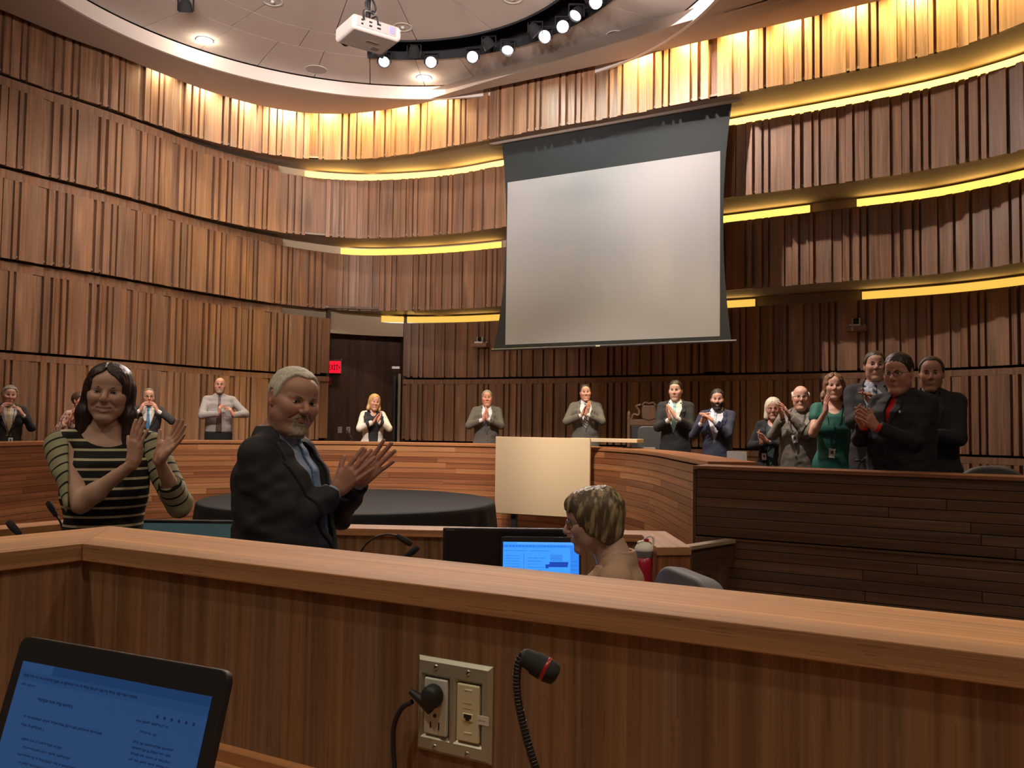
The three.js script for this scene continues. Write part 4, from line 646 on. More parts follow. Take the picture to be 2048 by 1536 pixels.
// surface nets over a box; optional colour and uv of a point
function net(f, lo, hi, h, opt = {}) {
  const nx = Math.ceil((hi[0] - lo[0]) / h) + 2, ny = Math.ceil((hi[1] - lo[1]) / h) + 2, nz = Math.ceil((hi[2] - lo[2]) / h) + 2, F = new Float32Array(nx * ny * nz), B = 5;
  const I = (i, j, k) => (k * ny + j) * nx + i, X = (i) => lo[0] + (i - 0.5) * h, Y = (j) => lo[1] + (j - 0.5) * h, Z = (k) => lo[2] + (k - 0.5) * h;
  for (let k = 0; k < nz; k += B) for (let j = 0; j < ny; j += B) for (let i = 0; i < nx; i += B) {
    const m = (B - 1) / 2, c = f(X(i + m), Y(j + m), Z(k + m)), far = Math.abs(c) > h * B * 1.3 + (opt.slack ?? 0);
    for (let c3 = k; c3 < Math.min(k + B, nz); c3++) for (let c2 = j; c2 < Math.min(j + B, ny); c2++) for (let c1 = i; c1 < Math.min(i + B, nx); c1++) F[I(c1, c2, c3)] = far ? c : f(X(c1), Y(c2), Z(c3));
  }
  const id = new Int32Array(nx * ny * nz).fill(-1), pos = [], idx = [];
  const E = [[0, 1], [0, 2], [0, 4], [1, 3], [1, 5], [2, 3], [2, 6], [3, 7], [4, 5], [4, 6], [5, 7], [6, 7]], v = new Float32Array(8);
  for (let k = 0; k < nz - 1; k++) for (let j = 0; j < ny - 1; j++) for (let i = 0; i < nx - 1; i++) {
    let s = 0; for (let q = 0; q < 8; q++) { v[q] = F[I(i + (q & 1), j + ((q >> 1) & 1), k + (q >> 2))]; if (v[q] < 0) s++; }
    if (s === 0 || s === 8) continue;
    let x = 0, y = 0, z = 0, n = 0;
    for (const [a, b] of E) if ((v[a] < 0) !== (v[b] < 0)) { const t = v[a] / (v[a] - v[b]); x += (a & 1) + t * ((b & 1) - (a & 1)); y += ((a >> 1) & 1) + t * (((b >> 1) & 1) - ((a >> 1) & 1)); z += (a >> 2) + t * ((b >> 2) - (a >> 2)); n++; }
    id[I(i, j, k)] = pos.length / 3; pos.push(X(i) + x / n * h, Y(j) + y / n * h, Z(k) + z / n * h);
  }
  const quad = (a, b, c, d, flip) => { if (a < 0 || b < 0 || c < 0 || d < 0) return; flip ? idx.push(a, c, b, a, d, c) : idx.push(a, b, c, a, c, d); };
  for (let k = 1; k < nz - 1; k++) for (let j = 1; j < ny - 1; j++) for (let i = 1; i < nx - 1; i++) {
    const a = F[I(i, j, k)] < 0;
    if (a !== F[I(i + 1, j, k)] < 0) quad(id[I(i, j - 1, k - 1)], id[I(i, j, k - 1)], id[I(i, j, k)], id[I(i, j - 1, k)], !a);
    if (a !== F[I(i, j + 1, k)] < 0) quad(id[I(i - 1, j, k - 1)], id[I(i - 1, j, k)], id[I(i, j, k)], id[I(i, j, k - 1)], !a);
    if (a !== F[I(i, j, k + 1)] < 0) quad(id[I(i - 1, j - 1, k)], id[I(i, j - 1, k)], id[I(i, j, k)], id[I(i - 1, j, k)], !a);
  }
  const g = new THREE.BufferGeometry(), P = new Float32Array(pos);
  g.setAttribute('position', new THREE.BufferAttribute(P, 3)); g.setIndex(idx); g.computeVertexNormals();
  const n = P.length / 3;
  const uv = new Float32Array(n * 2); for (let i = 0; i < n; i++) { const q = opt.uv ? opt.uv(P[i * 3], P[i * 3 + 1], P[i * 3 + 2]) : [P[i * 3] + P[i * 3 + 2], P[i * 3 + 1]]; uv[i * 2] = q[0]; uv[i * 2 + 1] = q[1]; }
  g.setAttribute('uv', new THREE.BufferAttribute(uv, 2));
  if (opt.color) { const c = new Float32Array(n * 3); for (let i = 0; i < n; i++) { const q = opt.color(P[i * 3], P[i * 3 + 1], P[i * 3 + 2]); c[i * 3] = q[0]; c[i * 3 + 1] = q[1]; c[i * 3 + 2] = q[2]; } g.setAttribute('color', new THREE.BufferAttribute(c, 3)); }
  return g;
}
const sub3 = (a, b) => [a[0] - b[0], a[1] - b[1], a[2] - b[2]], add3 = (a, b) => [a[0] + b[0], a[1] + b[1], a[2] + b[2]], mul3 = (a, k) => [a[0] * k, a[1] * k, a[2] * k], dot3 = (a, b) => a[0] * b[0] + a[1] * b[1] + a[2] * b[2], len3 = (a) => Math.hypot(...a), norm3 = (a) => mul3(a, 1 / (len3(a) || 1)), cross3 = (a, b) => [a[1] * b[2] - a[2] * b[1], a[2] * b[0] - a[0] * b[2], a[0] * b[1] - a[1] * b[0]];
// the trunk: half width, half depth and centre at heights
const TRUNK = {
  m: [[0.74, 0.172, 0.122, -0.005], [0.80, 0.175, 0.125, -0.005], [0.92, 0.172, 0.122, -0.005], [1.02, 0.158, 0.114, 0.002], [1.12, 0.156, 0.114, 0.005], [1.25, 0.168, 0.122, 0.004], [1.36, 0.176, 0.116, -0.006], [1.43, 0.150, 0.092, -0.015], [1.49, 0.082, 0.070, -0.02], [1.54, 0.058, 0.06, -0.018]],
  f: [[0.74, 0.172, 0.120, -0.005], [0.80, 0.177, 0.124, -0.005], [0.92, 0.172, 0.118, -0.005], [1.04, 0.132, 0.098, 0.002], [1.13, 0.130, 0.100, 0.006], [1.24, 0.146, 0.122, 0.016], [1.35, 0.152, 0.110, 0.0], [1.42, 0.128, 0.084, -0.012], [1.48, 0.066, 0.058, -0.016], [1.53, 0.050, 0.052, -0.014]],
};
function trunk(sex, girth, belly, grow = 0) {
  const T = TRUNK[sex];
  return (x, y, z) => {
    const yy = clamp(y, T[0][0], T[T.length - 1][0]); let i = 0; while (i < T.length - 2 && T[i + 1][0] < yy) i++;
    const A = T[i], B = T[i + 1], t0 = (yy - A[0]) / (B[0] - A[0]), t = t0 * t0 * (3 - 2 * t0), up = sstep(1.5, 1.35, yy), gb = belly * Math.exp(-(((yy - 1.06) / 0.16) ** 2));
    const w = lerp(A[1], B[1], t) * lerp(1, girth, up) + gb * 0.6 + grow, d = lerp(A[2], B[2], t) * lerp(1, girth, up) + gb * 0.8 + grow, zc = lerp(A[3], B[3], t) + gb * 0.5;
    const X = x / w, Zz = (z - zc) / d, k0 = Math.sqrt(X * X + Zz * Zz), k1 = Math.sqrt((X / w) ** 2 + (Zz / d) ** 2), s = k1 < 1e-6 ? -Math.min(w, d) : k0 * (k0 - 1) / k1;
    const cap = Math.max(T[0][0] - grow - y, y - (T[T.length - 1][0] + grow * 0.3));
    return smax(s, cap, 0.03);
  };
}
// a right hand: wrist at the origin, fingers along y, palm to +z, thumb on +x
const FINGERS = [[0.0275, 0.090, 0.10, [0.043, 0.026, 0.021], 0.0092], [0.0085, 0.095, 0.02, [0.047, 0.030, 0.022], 0.0095], [-0.0105, 0.091, -0.06, [0.043, 0.028, 0.022], 0.0091], [-0.0285, 0.081, -0.15, [0.034, 0.021, 0.019], 0.0080]];
function handGeo(cell, o) {
  const f = new Field(), { curl = 0.12, spread = 1, thumb = 0.5, size = 1 } = o;
  f.cap([0.008, -0.006, 0], [0.010, 0.016, 0], 0.0190, 0.0185, 0.01); f.cap([-0.008, -0.006, 0], [-0.010, 0.016, 0], 0.0190, 0.018, 0.012);
  f.cap([0.014, 0.016, 0], [0.026, 0.086, 0.0], 0.0150, 0.0118, 0.012); f.cap([0.004, 0.012, -0.001], [0.008, 0.092, -0.002], 0.0150, 0.0120, 0.014); f.cap([-0.006, 0.012, 0], [-0.010, 0.088, -0.001], 0.0150, 0.0115, 0.014); f.cap([-0.016, 0.016, 0.002], [-0.027, 0.076, 0.002], 0.0145, 0.0105, 0.014);
  f.cap([0.016, 0.022, 0.009], [0.034, 0.052, 0.012], 0.0165, 0.0135, 0.014); f.cap([-0.020, 0.022, 0.008], [-0.024, 0.055, 0.007], 0.0125, 0.011, 0.012);
  const ta = thumb, t0 = [0.034, 0.050, 0.012], d1 = norm3([Math.sin(ta), Math.cos(ta), 0.18]), t1 = add3(t0, mul3(d1, 0.036)), d2 = norm3([Math.sin(ta * 0.75), Math.cos(ta * 0.75), 0.22]), t2 = add3(t1, mul3(d2, 0.027));
  f.cap(t0, t1, 0.0125, 0.0102, 0.008); f.cap(t1, t2, 0.0102, 0.0082, 0.003);
  FINGERS.forEach(([bx, by, fan, L, r], i) => {
    let p = [bx, by, -0.001], c = 0; const cu = Array.isArray(curl) ? curl[i] : curl, sx = Math.sin(fan * spread), k = [0.75, 1.0, 0.7];
    for (let s = 0; s < 3; s++) { c += cu * k[s]; const dir = norm3([sx, Math.cos(c), Math.sin(c)]), q = add3(p, mul3(dir, L[s])); f.cap(p, q, r * (1 - s * 0.085), r * (1 - (s + 1) * 0.085), s ? 0.0025 : 0.006); p = q; }
  });
  return net(f.eval, [-0.07, -0.085, -0.045], [0.10, 0.205, 0.13], cell).scale(size, size, size);
}
function basisGeo(g, X, Y, Z, O) {
  const m = new THREE.Matrix4().makeBasis(V3(...X), V3(...Y), V3(...Z)).setPosition(...O), flip = m.determinant() < 0;
  g.applyMatrix4(m);
  if (flip) { const a = g.index.array; for (let i = 0; i < a.length; i += 3) { const t = a[i]; a[i] = a[i + 1]; a[i + 1] = t; } }
  g.computeVertexNormals(); return g;
}
// head, centre between crown and chin, face to +z
const mouthOf = (o) => { const sm = o.smile ?? 0, mw = 0.0260 + sm * 0.009, op = o.teeth ? 0.0105 : 0.0; return { mw, op, y: (x) => -0.0625 + 0.001 * sm + (0.0105 * sm - 0.002) * (x / mw) ** 2, z: (x) => 0.0905 - 0.019 * (x / mw) ** 2 - 0.002 * sm }; };
function lipChains(o) {
  const m = mouthOf(o), n = 8, up = [], lo = [], gap = [];
  for (let i = 0; i <= n; i++) { const t = -1 + 2 * i / n, x = t * m.mw, q = 1 - t * t, y = m.y(x), z = m.z(x), bow = 0.0010 * Math.exp(-((t / 0.22) ** 2)); const th = o.teeth ? 0.75 : 1; up.push([x, y + 0.0036 * q - bow, z + 0.0005, 0.0016 + 0.0022 * q * th]); lo.push([x, y - 0.0040 * q - m.op * q, z - 0.0008, 0.0016 + 0.0030 * q * th]); if (Math.abs(t) < 0.95) gap.push([x, y - m.op * 0.5 * q - 0.0004, z + 0.003, m.op * 0.46 * q + 0.0007]); }
  return { up, lo, gap };
}
const chain = (f, pts, k, op) => { for (let i = 1; i < pts.length; i++) f.cap(pts[i - 1].slice(0, 3), pts[i].slice(0, 3), pts[i - 1][3], pts[i][3], k, op); };
function headField(o) {
  const f = new Field(), { fat = 0, jaw = 1, nose = 1, smile = 0, brow = 1, long = 1 } = o, J = 0.0585 * jaw + fat * 0.5;
  f.ell([0, 0.030, -0.014], [0.0755, 0.087, 0.097], 0.01);
  f.ell([0, -0.030 * long, 0.020], [J, 0.082 * long, 0.068 + fat * 0.3], 0.03);
  f.ell([0, 0.050, 0.046], [0.057, 0.046, 0.048], 0.02);
  for (const s of [-1, 1]) {
    f.cap([s * 0.049 * jaw, -0.056, 0.0], [s * 0.017, -0.103 * long, 0.060], 0.0165 + fat, 0.0155 + fat * 0.6, 0.03);
    f.cap([s * 0.052, -0.006, 0.054], [s * 0.064, -0.002, 0.0], 0.0125, 0.0115, 0.025);                          // cheekbone
    f.ell([s * 0.040, -0.040, 0.040], [0.019 + fat * 0.5, 0.034, 0.030 + fat * 0.3], 0.03);
    f.ell([s * 0.036, -0.022 + smile * 0.003, 0.064], [0.021, 0.019, 0.019 + smile * 0.005], 0.025);
  }
  f.ell([0, -0.101 * long, 0.068], [0.020, 0.015, 0.0185], 0.018);
  if (fat > 0.004) f.ell([0, -0.108, 0.028], [0.046, 0.022 + fat, 0.045], 0.03);
  for (const s of [-1, 1]) f.cap([s * 0.047, 0.0225, 0.063], [s * 0.012, 0.0215, 0.083], 0.0085 * brow, 0.0090 * brow, 0.012);
  for (const s of [-1, 1]) f.ell([s * 0.0315, 0.0040, 0.099], [0.0185, 0.0125, 0.022], 0.010, -1);
  for (const s of [-1, 1]) f.ell([s * 0.0315, 0.0045, 0.0680], [0.0160, 0.0135, 0.0128], 0.003);
  f.cap([0, 0.016, 0.082], [0, -0.020, 0.106 * nose], 0.0078, 0.0108, 0.010); f.ell([0, -0.0275, 0.1015 * nose], [0.0130, 0.0105, 0.0125], 0.007);
  for (const s of [-1, 1]) { f.ell([s * 0.0125, -0.030, 0.092], [0.0072, 0.0068, 0.010], 0.006); f.ell([s * 0.006, -0.0378, 0.1], [0.0038, 0.004, 0.006], 0.003, -1); }
  f.ell([0, -0.062, 0.070], [0.031, 0.022, 0.020], 0.014);
  if (smile > 0.2) for (const s of [-1, 1]) f.cap([s * 0.019, -0.033, 0.090], [s * (mouthOf(o).mw + 0.010), -0.058, 0.071], 0.0022 * smile, 0.0026 * smile, 0.010, -1);
  const L = lipChains(o); chain(f, L.up, 0.0035, 1); chain(f, L.lo, 0.0045, 1); chain(f, L.gap, 0.0008, -1);
  for (const s of [-1, 1]) { f.ell([s * 0.0795, 0.002, -0.014], [0.0085, 0.031, 0.0185], 0.006); f.ell([s * 0.0875, 0.006, -0.010], [0.0065, 0.018, 0.010], 0.004, -1); f.ell([s * 0.0775, -0.022, -0.007], [0.007, 0.010, 0.009], 0.004); }
  const n = o.neck ?? 0.055; f.cap([0, -0.055, -0.028], [0, -0.20, -0.045], n, n * 1.06, 0.03);
  return f;
}
const lipField = (o) => { const f = new Field(), L = lipChains(o); chain(f, L.up, 0.002, 1); chain(f, L.lo, 0.002, 1); const e = f.eval; return (x, y, z) => (z < 0.055 || y > -0.04 || y < -0.085 ? 1 : e(x, y, z)); };
const cran = (x, y, z, g = 0) => { const r = [0.0755 + g, 0.087 + g, 0.097 + g], X = x / r[0], Y = (y - 0.03) / r[1], Z = (z + 0.014) / r[2], k0 = Math.sqrt(X * X + Y * Y + Z * Z), k1 = Math.sqrt((X / r[0]) ** 2 + (Y / r[1]) ** 2 + (Z / r[2]) ** 2); return k1 < 1e-9 ? -0.07 : k0 * (k0 - 1) / k1; };
const pwl = (t, x) => { if (x <= t[0][0]) return t[0][1]; for (let i = 1; i < t.length; i++) if (x < t[i][0]) return lerp(t[i - 1][1], t[i][1], (x - t[i - 1][0]) / (t[i][0] - t[i - 1][0])); return t[t.length - 1][1]; };
// hair: lower edge of the hair by depth, for short cuts
const EDGE = [[-0.12, -0.075], [-0.058, -0.070], [-0.042, -0.03], [-0.034, 0.018], [-0.022, 0.036], [-0.004, 0.032], [0.004, 0.004], [0.016, -0.002], [0.024, 0.012], [0.034, 0.042], [0.05, 0.062], [0.09, 0.076]];
function hairField(style, o = {}) {
  const rag = (x, y, z, a = 0.002, fx = 150, fy = 22) => a * vnoise(x * fx, y * fy, z * fx) + a * 0.8 * vnoise(x * 420, y * 40, z * 420);
  const t = o.t ?? 0.012;
  if (style === 'short' || style === 'recede' || style === 'fringe') return (x, y, z) => {
    let e = pwl(EDGE, z);
    if (style === 'recede') e += sstep(0.0, 0.06, z) * (0.030 + 0.018 * sstep(0.010, 0.036, Math.abs(x)));
    const top = style === 'fringe' ? smax(0, 1, 0.01) : 0, thick = t * (0.55 + 0.45 * sstep(-0.06, 0.05, y)) + (o.top ?? 0) * sstep(0.06, 0.11, y);
    let d = smax(cran(x, y, z, 0.0) - thick - rag(x, y, z), e - y + 0.004 * vnoise(x * 90, y * 30, z * 90), 0.008);
    if (style === 'fringe') d = smax(d, y - 0.045 - 0.02 * sstep(0.02, -0.06, z) + sstep(0.0, 0.05, z) * 0.1, 0.012);
    return d;
  };
  if (style === 'bald') return (x, y, z) => smax(smax(cran(x, y, z) - 0.003 - rag(x, y, z, 0.001), pwl(EDGE, z) - y, 0.005), y - 0.03, 0.01);
  if (style === 'long' || style === 'bob' || style === 'wavy') {
    const L = o.len ?? 0.27, f = new Field(), part = o.part ?? 0.02, wv = style === 'wavy' ? 0.010 : 0.0012;
    for (const s of [-1, 1]) { f.cap([s * 0.070, 0.03, -0.012], [s * (0.082 + (o.flare ?? 0) * 0.5), -0.09, 0.0], 0.026, 0.027, 0.03); if (L > 0.12) f.cap([s * (0.082 + (o.flare ?? 0) * 0.5), -0.09, 0.0], [s * (0.085 + (o.flare ?? 0)), -L + 0.02, 0.018 + (o.fwd ?? 0)], 0.027, 0.018, 0.03); }
    f.ell([0, -0.02 - L * 0.3, -0.075], [0.088, 0.05 + L * 0.55, 0.042], 0.03);
    const fe = f.eval;
    return (x, y, z) => {
      const c = cran(x, y, z) - (0.017 + 0.004 * sstep(0.06, 0.1, y)), ax = Math.abs(x), sx = x - part;
      const face = 0.098 - 1.05 * Math.abs(sx) * (sx > 0 ? 0.78 : 0.72) - (o.bangs ?? 0);      // forehead line falls from the parting
      let d = smin(c, fe(x, y, z), 0.02);
      const open = Math.max(y - face, ax - (0.058 + 0.010 * sstep(-0.02, -0.12, y)), 0.030 - z);   // below zero: the face stays free
      d = smax(d, -open - 0.001, 0.008);
      d = smax(d, -L - 0.01 - y + 0.012 * vnoise(x * 60, 0, z * 60), 0.01);
      const fl = 0.0016 * vnoise(x * 210 + y * 10, y * 5, z * 210) + wv * vnoise(x * 26, y * 34, z * 26);
      const pl = 0.006 * Math.exp(-((sx / 0.006) ** 2)) * sstep(0.05, 0.1, y) * sstep(-0.06, 0.02, z);
      return d + fl + pl;
    };
  }
  if (style === 'crop') return (x, y, z) => {            // layered short crop falling forward over the ears
    let e = pwl([[-0.13, -0.098], [-0.07, -0.105], [-0.03, -0.085], [0.0, -0.055], [0.022, -0.048], [0.048, -0.022], [0.060, 0.020], [0.072, 0.05], [0.10, 0.060]], z);
    const th = 0.017 + 0.003 * sstep(0.0, 0.07, y) + 0.010 * sstep(0.02, 0.09, z) * sstep(0.05, 0.1, y) + 0.012 * sstep(-0.03, -0.1, z) * sstep(-0.04, 0.03, y);
    const s = y - z * 0.3, fl = 0.0026 * vnoise(s * 14, (z + y * 0.30) * 105, x * 95) + 0.0012 * vnoise(s * 18, (z + y * 0.30) * 300, x * 280);
    return smax(smin(cran(x, y, z), Math.hypot(x / 1.0, y + 0.03, z + 0.035) - 0.072, 0.02) - th - fl, e - y + 0.012 * vnoise(x * 70, s * 8, z * 80), 0.008);
  };
  if (style === 'curly') return (x, y, z) => { const e = pwl(EDGE, z) - (z < 0.03 ? 0.02 : 0); return smax(cran(x, y, z) - 0.020 - 0.007 * vnoise(x * 75, y * 75, z * 75) - 0.003 * vnoise(x * 160, y * 160, z * 160), e - y + sstep(0, 0.06, z) * 0.018, 0.01); };
  return null;
}
const matCache = new Map();
function cloth(rgb, rough = 0.85, tex2) { const k = rgb.join() + rough + (tex2 ? tex2.uuid : ''); if (!matCache.has(k)) matCache.set(k, new THREE.MeshStandardMaterial({ color: lin(...rgb), roughness: rough, ...(tex2 ? { map: tex2 } : { bumpMap: WEAVE, bumpScale: 0.0004 }) })); return matCache.get(k); }
const WEAVE = dataTex(64, 64, (u, v, x, y) => { const a = ((x >> 1) + (y >> 1)) % 2 ? 0.55 : 0.45, b = a + 0.3 * (hash3(x, y, 5) - 0.5); return [b, b, b]; }, false); WEAVE.repeat.set(40, 40);
const SKINM = new THREE.MeshStandardMaterial({ vertexColors: true, roughness: 0.52 });
const EYEW = plain([0.62, 0.60, 0.56], 0.25), PUPIL = plain([0.02, 0.014, 0.01], 0.15), LASH = plain([0.03, 0.018, 0.013], 0.7), TEETH = plain([0.72, 0.68, 0.60], 0.3);
const hairMats = new Map();
const hairMat = (rgb, rough = 0.5) => { const k = rgb.join(); if (!hairMats.has(k)) hairMats.set(k, new THREE.MeshStandardMaterial({ color: 0xffffff, vertexColors: true, roughness: rough })); return hairMats.get(k); };
const capF = (a, b, ra, rb) => { const d = sub3(b, a), l2 = dot3(d, d); return (x, y, z) => { const px = x - a[0], py = y - a[1], pz = z - a[2], t = clamp((px * d[0] + py * d[1] + pz * d[2]) / l2, 0, 1); return Math.hypot(px - d[0] * t, py - d[1] * t, pz - d[2] * t) - (ra + (rb - ra) * t); }; };

function person(o) {
  const sex = o.sex ?? 'm', near = o.near ?? 0, s = o.h / 1.75, drop = o.sit ? 0.40 : 0;
  const t = thing('person', o.label, 'person', [o.pos[0], o.pos[1] - drop * s, o.pos[2]], (o.yaw ?? 0) * D2R); t.scale.setScalar(s);
  const cell = near ? { head: 0.003, hand: 0.003, body: 0.014, coat: 0.0058, fine: 0.004, hair: 0.003 } : { head: 0.005, hand: 0.0048, body: 0.02, coat: 0.013, fine: 0.008, hair: 0.005 };
  const girth = o.girth ?? 1, belly = o.belly ?? 0, shw = o.shw ?? (sex === 'm' ? 1 : 0.86), skin = o.skin ?? [0.56, 0.34, 0.25], seed = o.seed ?? 1;
  const C = (m, k) => m.map((v) => v * k);
  // joints
  const arms = {};
  for (const k of ['R', 'L']) {
    const sd = k === 'L' ? 1 : -1, a = o.arms[k], d = norm3(a.d); let n = sub3(a.n, mul3(d, dot3(a.n, d))); n = norm3(n);
    const S = [sd * 0.178 * shw, 1.425, -0.012], W0 = sub3(a.p, mul3(d, 0.062)), L1 = 0.285, L2 = 0.255, v = sub3(W0, S), D = Math.min(len3(v), L1 + L2 - 0.004), u = norm3(v);
    const W = add3(S, mul3(u, D)), ca = (L1 * L1 + D * D - L2 * L2) / (2 * L1 * D), pole = a.pole ?? [sd * 0.6, -1, -0.15]; let pp = norm3(sub3(pole, mul3(u, dot3(pole, u))));
    const E = add3(S, add3(mul3(u, L1 * ca), mul3(pp, L1 * Math.sqrt(Math.max(0, 1 - ca * ca)))));
    arms[k] = { S, E, W, d, n, f: norm3(sub3(W, E)) };
  }
  const tr = trunk(sex, girth, belly, -0.008), hd = o.head ?? {}, hf = hd.fwd ?? 0;
  // head matrix
  const piv = [0, 1.50, -0.02], HM = new THREE.Matrix4().makeTranslation(piv[0], piv[1], piv[2] + hf).multiply(new THREE.Matrix4().makeRotationFromEuler(new THREE.Euler((hd.pitch ?? 0) * D2R, (hd.yaw ?? 0) * D2R, (hd.roll ?? 0) * D2R, 'YXZ'))).multiply(new THREE.Matrix4().makeTranslation(0, 0.132, 0.032)).multiply(new THREE.Matrix4().makeScale(hd.sx ?? (hd.size ?? 1) * 0.96, hd.size ?? 1, hd.size ?? 1));
  const bf = new Field().fn(tr, 0.03).cap([0, 1.40, -0.02], [0, 1.54, -0.02 + hf * 0.6], 0.058, 0.052, 0.04);
  for (const k of ['R', 'L']) { const sd = k === 'L' ? 1 : -1, A = arms[k]; bf.cap([sd * 0.05, 1.465, -0.02], [sd * 0.16 * shw, 1.43, -0.014], 0.038, 0.045, 0.04); const ar = sex === 'm' ? 1 : 0.88; bf.cap(A.S, A.E, 0.046 * ar * (o.armFat ?? 1), 0.038 * ar * (o.armFat ?? 1), 0.03); bf.cap(A.E, add3(A.E, mul3(A.f, 0.07)), 0.037 * ar * (o.armFat ?? 1), 0.040 * ar * (o.armFat ?? 1), 0.02); bf.cap(add3(A.E, mul3(A.f, 0.07)), A.W, 0.040 * ar, 0.0235 * ar, 0.02); bf.cap(A.W, add3(A.W, mul3(A.d, 0.03)), 0.0235 * ar, 0.021 * ar, 0.01); }
  const hipY = 0.86;
  for (const sd of [-1, 1]) { if (o.sit) { bf.cap([sd * 0.09, hipY, 0.0], [sd * 0.1, hipY + 0.01, 0.42], 0.082, 0.055, 0.03); bf.cap([sd * 0.1, hipY + 0.01, 0.42], [sd * 0.1, 0.47, 0.42], 0.055, 0.04, 0.02); bf.cap([sd * 0.1, 0.44, 0.40], [sd * 0.11, 0.42, 0.54], 0.035, 0.03, 0.02); } else { bf.cap([sd * 0.088, 0.88, 0], [sd * 0.1, 0.48, 0], 0.08, 0.055, 0.03); bf.cap([sd * 0.1, 0.48, 0], [sd * 0.1, 0.09, -0.01], 0.053, 0.036, 0.02); bf.cap([sd * 0.1, 0.05, -0.02], [sd * 0.115, 0.03, 0.14], 0.035, 0.026, 0.02); } }
  const skinC = () => skin, gs = [net(bf.eval, [-0.62, o.sit ? 0.38 : 0, -0.30], [0.62, 1.62, 0.68], o.bare ? (near ? 0.008 : 0.012) : cell.body, { color: skinC })];
  const ho = o.face ?? {}, hfld = headField({ ...ho, neck: sex === 'm' ? 0.057 + (ho.fat ?? 0) : 0.048 }), he = hfld.eval, ld = lipField(ho), lip = o.lip ?? [skin[0] * 0.84, skin[1] * 0.62, skin[2] * 0.64], rud = o.ruddy ?? 0.5, stub = o.stubble ?? 0;
  const hg = net(he, [-0.11, -0.19, -0.13], [0.11, 0.135, 0.135], cell.head, { color: (x, y, z) => {
    if (ld(x, y, z) < 0.0012) return lip;
    let r = rud * (Math.exp(-(((Math.abs(x) - 0.04) / 0.022) ** 2 + ((y + 0.022) / 0.022) ** 2)) * (z > 0.03 ? 1 : 0) + Math.exp(-((x / 0.014) ** 2 + ((y + 0.02) / 0.022) ** 2)) * (z > 0.08 ? 1 : 0) + (Math.abs(x) > 0.074 ? 0.8 : 0)); const mott = 1 + 0.05 * vnoise(x * 60, y * 60, z * 60);
    const st = stub * sstep(-0.03, -0.055, y - (Math.abs(x) > 0.045 ? 0.02 : 0)) * (z > -0.03 && y > -0.12 ? 1 : 0);
    return [skin[0] * mott * (1 + 0.06 * r) * (1 - 0.35 * st), skin[1] * mott * (1 - 0.20 * r) * (1 - 0.3 * st), skin[2] * mott * (1 - 0.20 * r) * (1 - 0.22 * st)];
  } });
  hg.applyMatrix4(HM); gs.push(hg);
  for (const k of ['R', 'L']) {
    const A = arms[k], a = o.arms[k], g = handGeo(cell.hand, { size: (o.hand ?? (sex === 'm' ? 1 : 0.9)), ...a }), x = mul3(cross3(A.d, A.n), k === 'L' ? -1 : 1);
    basisGeo(g, x, A.d, A.n, A.W); const n = g.attributes.position.count, c = new Float32Array(n * 3); for (let i = 0; i < n; i++) { const m = 1 + 0.04 * vnoise(i * 0.013, 0, 0); c[i * 3] = skin[0] * m * 1.02; c[i * 3 + 1] = skin[1] * m * 0.94; c[i * 3 + 2] = skin[2] * m * 0.94; } g.setAttribute('color', new THREE.BufferAttribute(c, 3)); gs.push(g);
  }
  part('body', mergeGeometries(gs), SKINM, t);
  const onHead = (name, g, m, parent = t, label) => { g.applyMatrix4(HM); return part(name, g, m, parent, null, null, label); };
  // face pieces
  const sq = ho.squint ?? 0;
  for (const sd of [-1, 1]) {
    const lid = 0.0056 * (1 - 0.45 * sq), e = onHead('eye', put(new THREE.SphereGeometry(1, 18, 12).scale(0.0128, lid, 0.0045), sd * 0.0315, 0.0040, 0.0786), EYEW);
    onHead('iris', put(new THREE.SphereGeometry(1, 14, 10).scale(0.0056, Math.min(0.0055, lid * 0.98), 0.0030), sd * 0.0315 + (ho.gaze ?? 0) * 0.004, 0.0042, 0.0811), PUPIL, e);
    onHead('eyelid', tube([[sd * 0.0185, 0.0022, 0.0805], [sd * 0.025, 0.0040 + lid * 0.9, 0.0832], [sd * 0.035, 0.0044 + lid * 0.95, 0.0822], [sd * 0.0455, 0.0028, 0.0740]], sex === 'f' ? 0.0021 : 0.0017, 12, 6), LASH, e);
    const br = o.browColor ?? C(o.hairColor ?? [0.05, 0.03, 0.02], 0.8), bt = sex === 'm' ? 0.0040 : 0.0028, fb = ho.frown ? -0.003 : 0, bg = tube([[sd * 0.0125, 0.0215 + fb, 0.0900], [sd * 0.024, 0.0248 + fb * 0.5, 0.0880], [sd * 0.036, 0.0258, 0.0800], [sd * 0.049, 0.0205, 0.0680]], bt, 16, 6);
    onHead('eyebrow', bg, cloth(br, 0.9));
  }
  if (ho.teeth) { const m = mouthOf(ho), f = new Field(), pts = []; for (let i = 0; i <= 8; i++) { const tt = (-1 + i / 4) * 0.9, x = tt * m.mw; pts.push([x, m.y(x) - m.op * 0.30 * (1 - tt * tt), m.z(x) - 0.0045, m.op * 0.34 * (1 - tt * tt) + 0.0012]); } chain(f, pts, 0.001, 1); onHead('teeth', net(f.eval, [-0.04, -0.08, 0.05], [0.04, -0.04, 0.11], near ? 0.0012 : 0.002), TEETH); }
  if (!ho.teeth) { const pts = [], m = mouthOf(ho); for (let i = -4; i <= 4; i++) { const x = i / 4 * m.mw * 0.98; pts.push([x, m.y(x) - 0.0004, m.z(x) + 0.0012 - 0.0014 * (i / 4) ** 2]); } onHead('mouth', tube(pts, 0.0011, 16, 6), cloth([skin[0] * 0.34, skin[1] * 0.2, skin[2] * 0.2], 0.7)); }  // dark line between closed lips, put in as a thin dark tube
  // hair and beard
  const hc = o.hairColor ?? [0.05, 0.03, 0.02], hc2 = o.hairStreak ?? C(hc, 1.35);
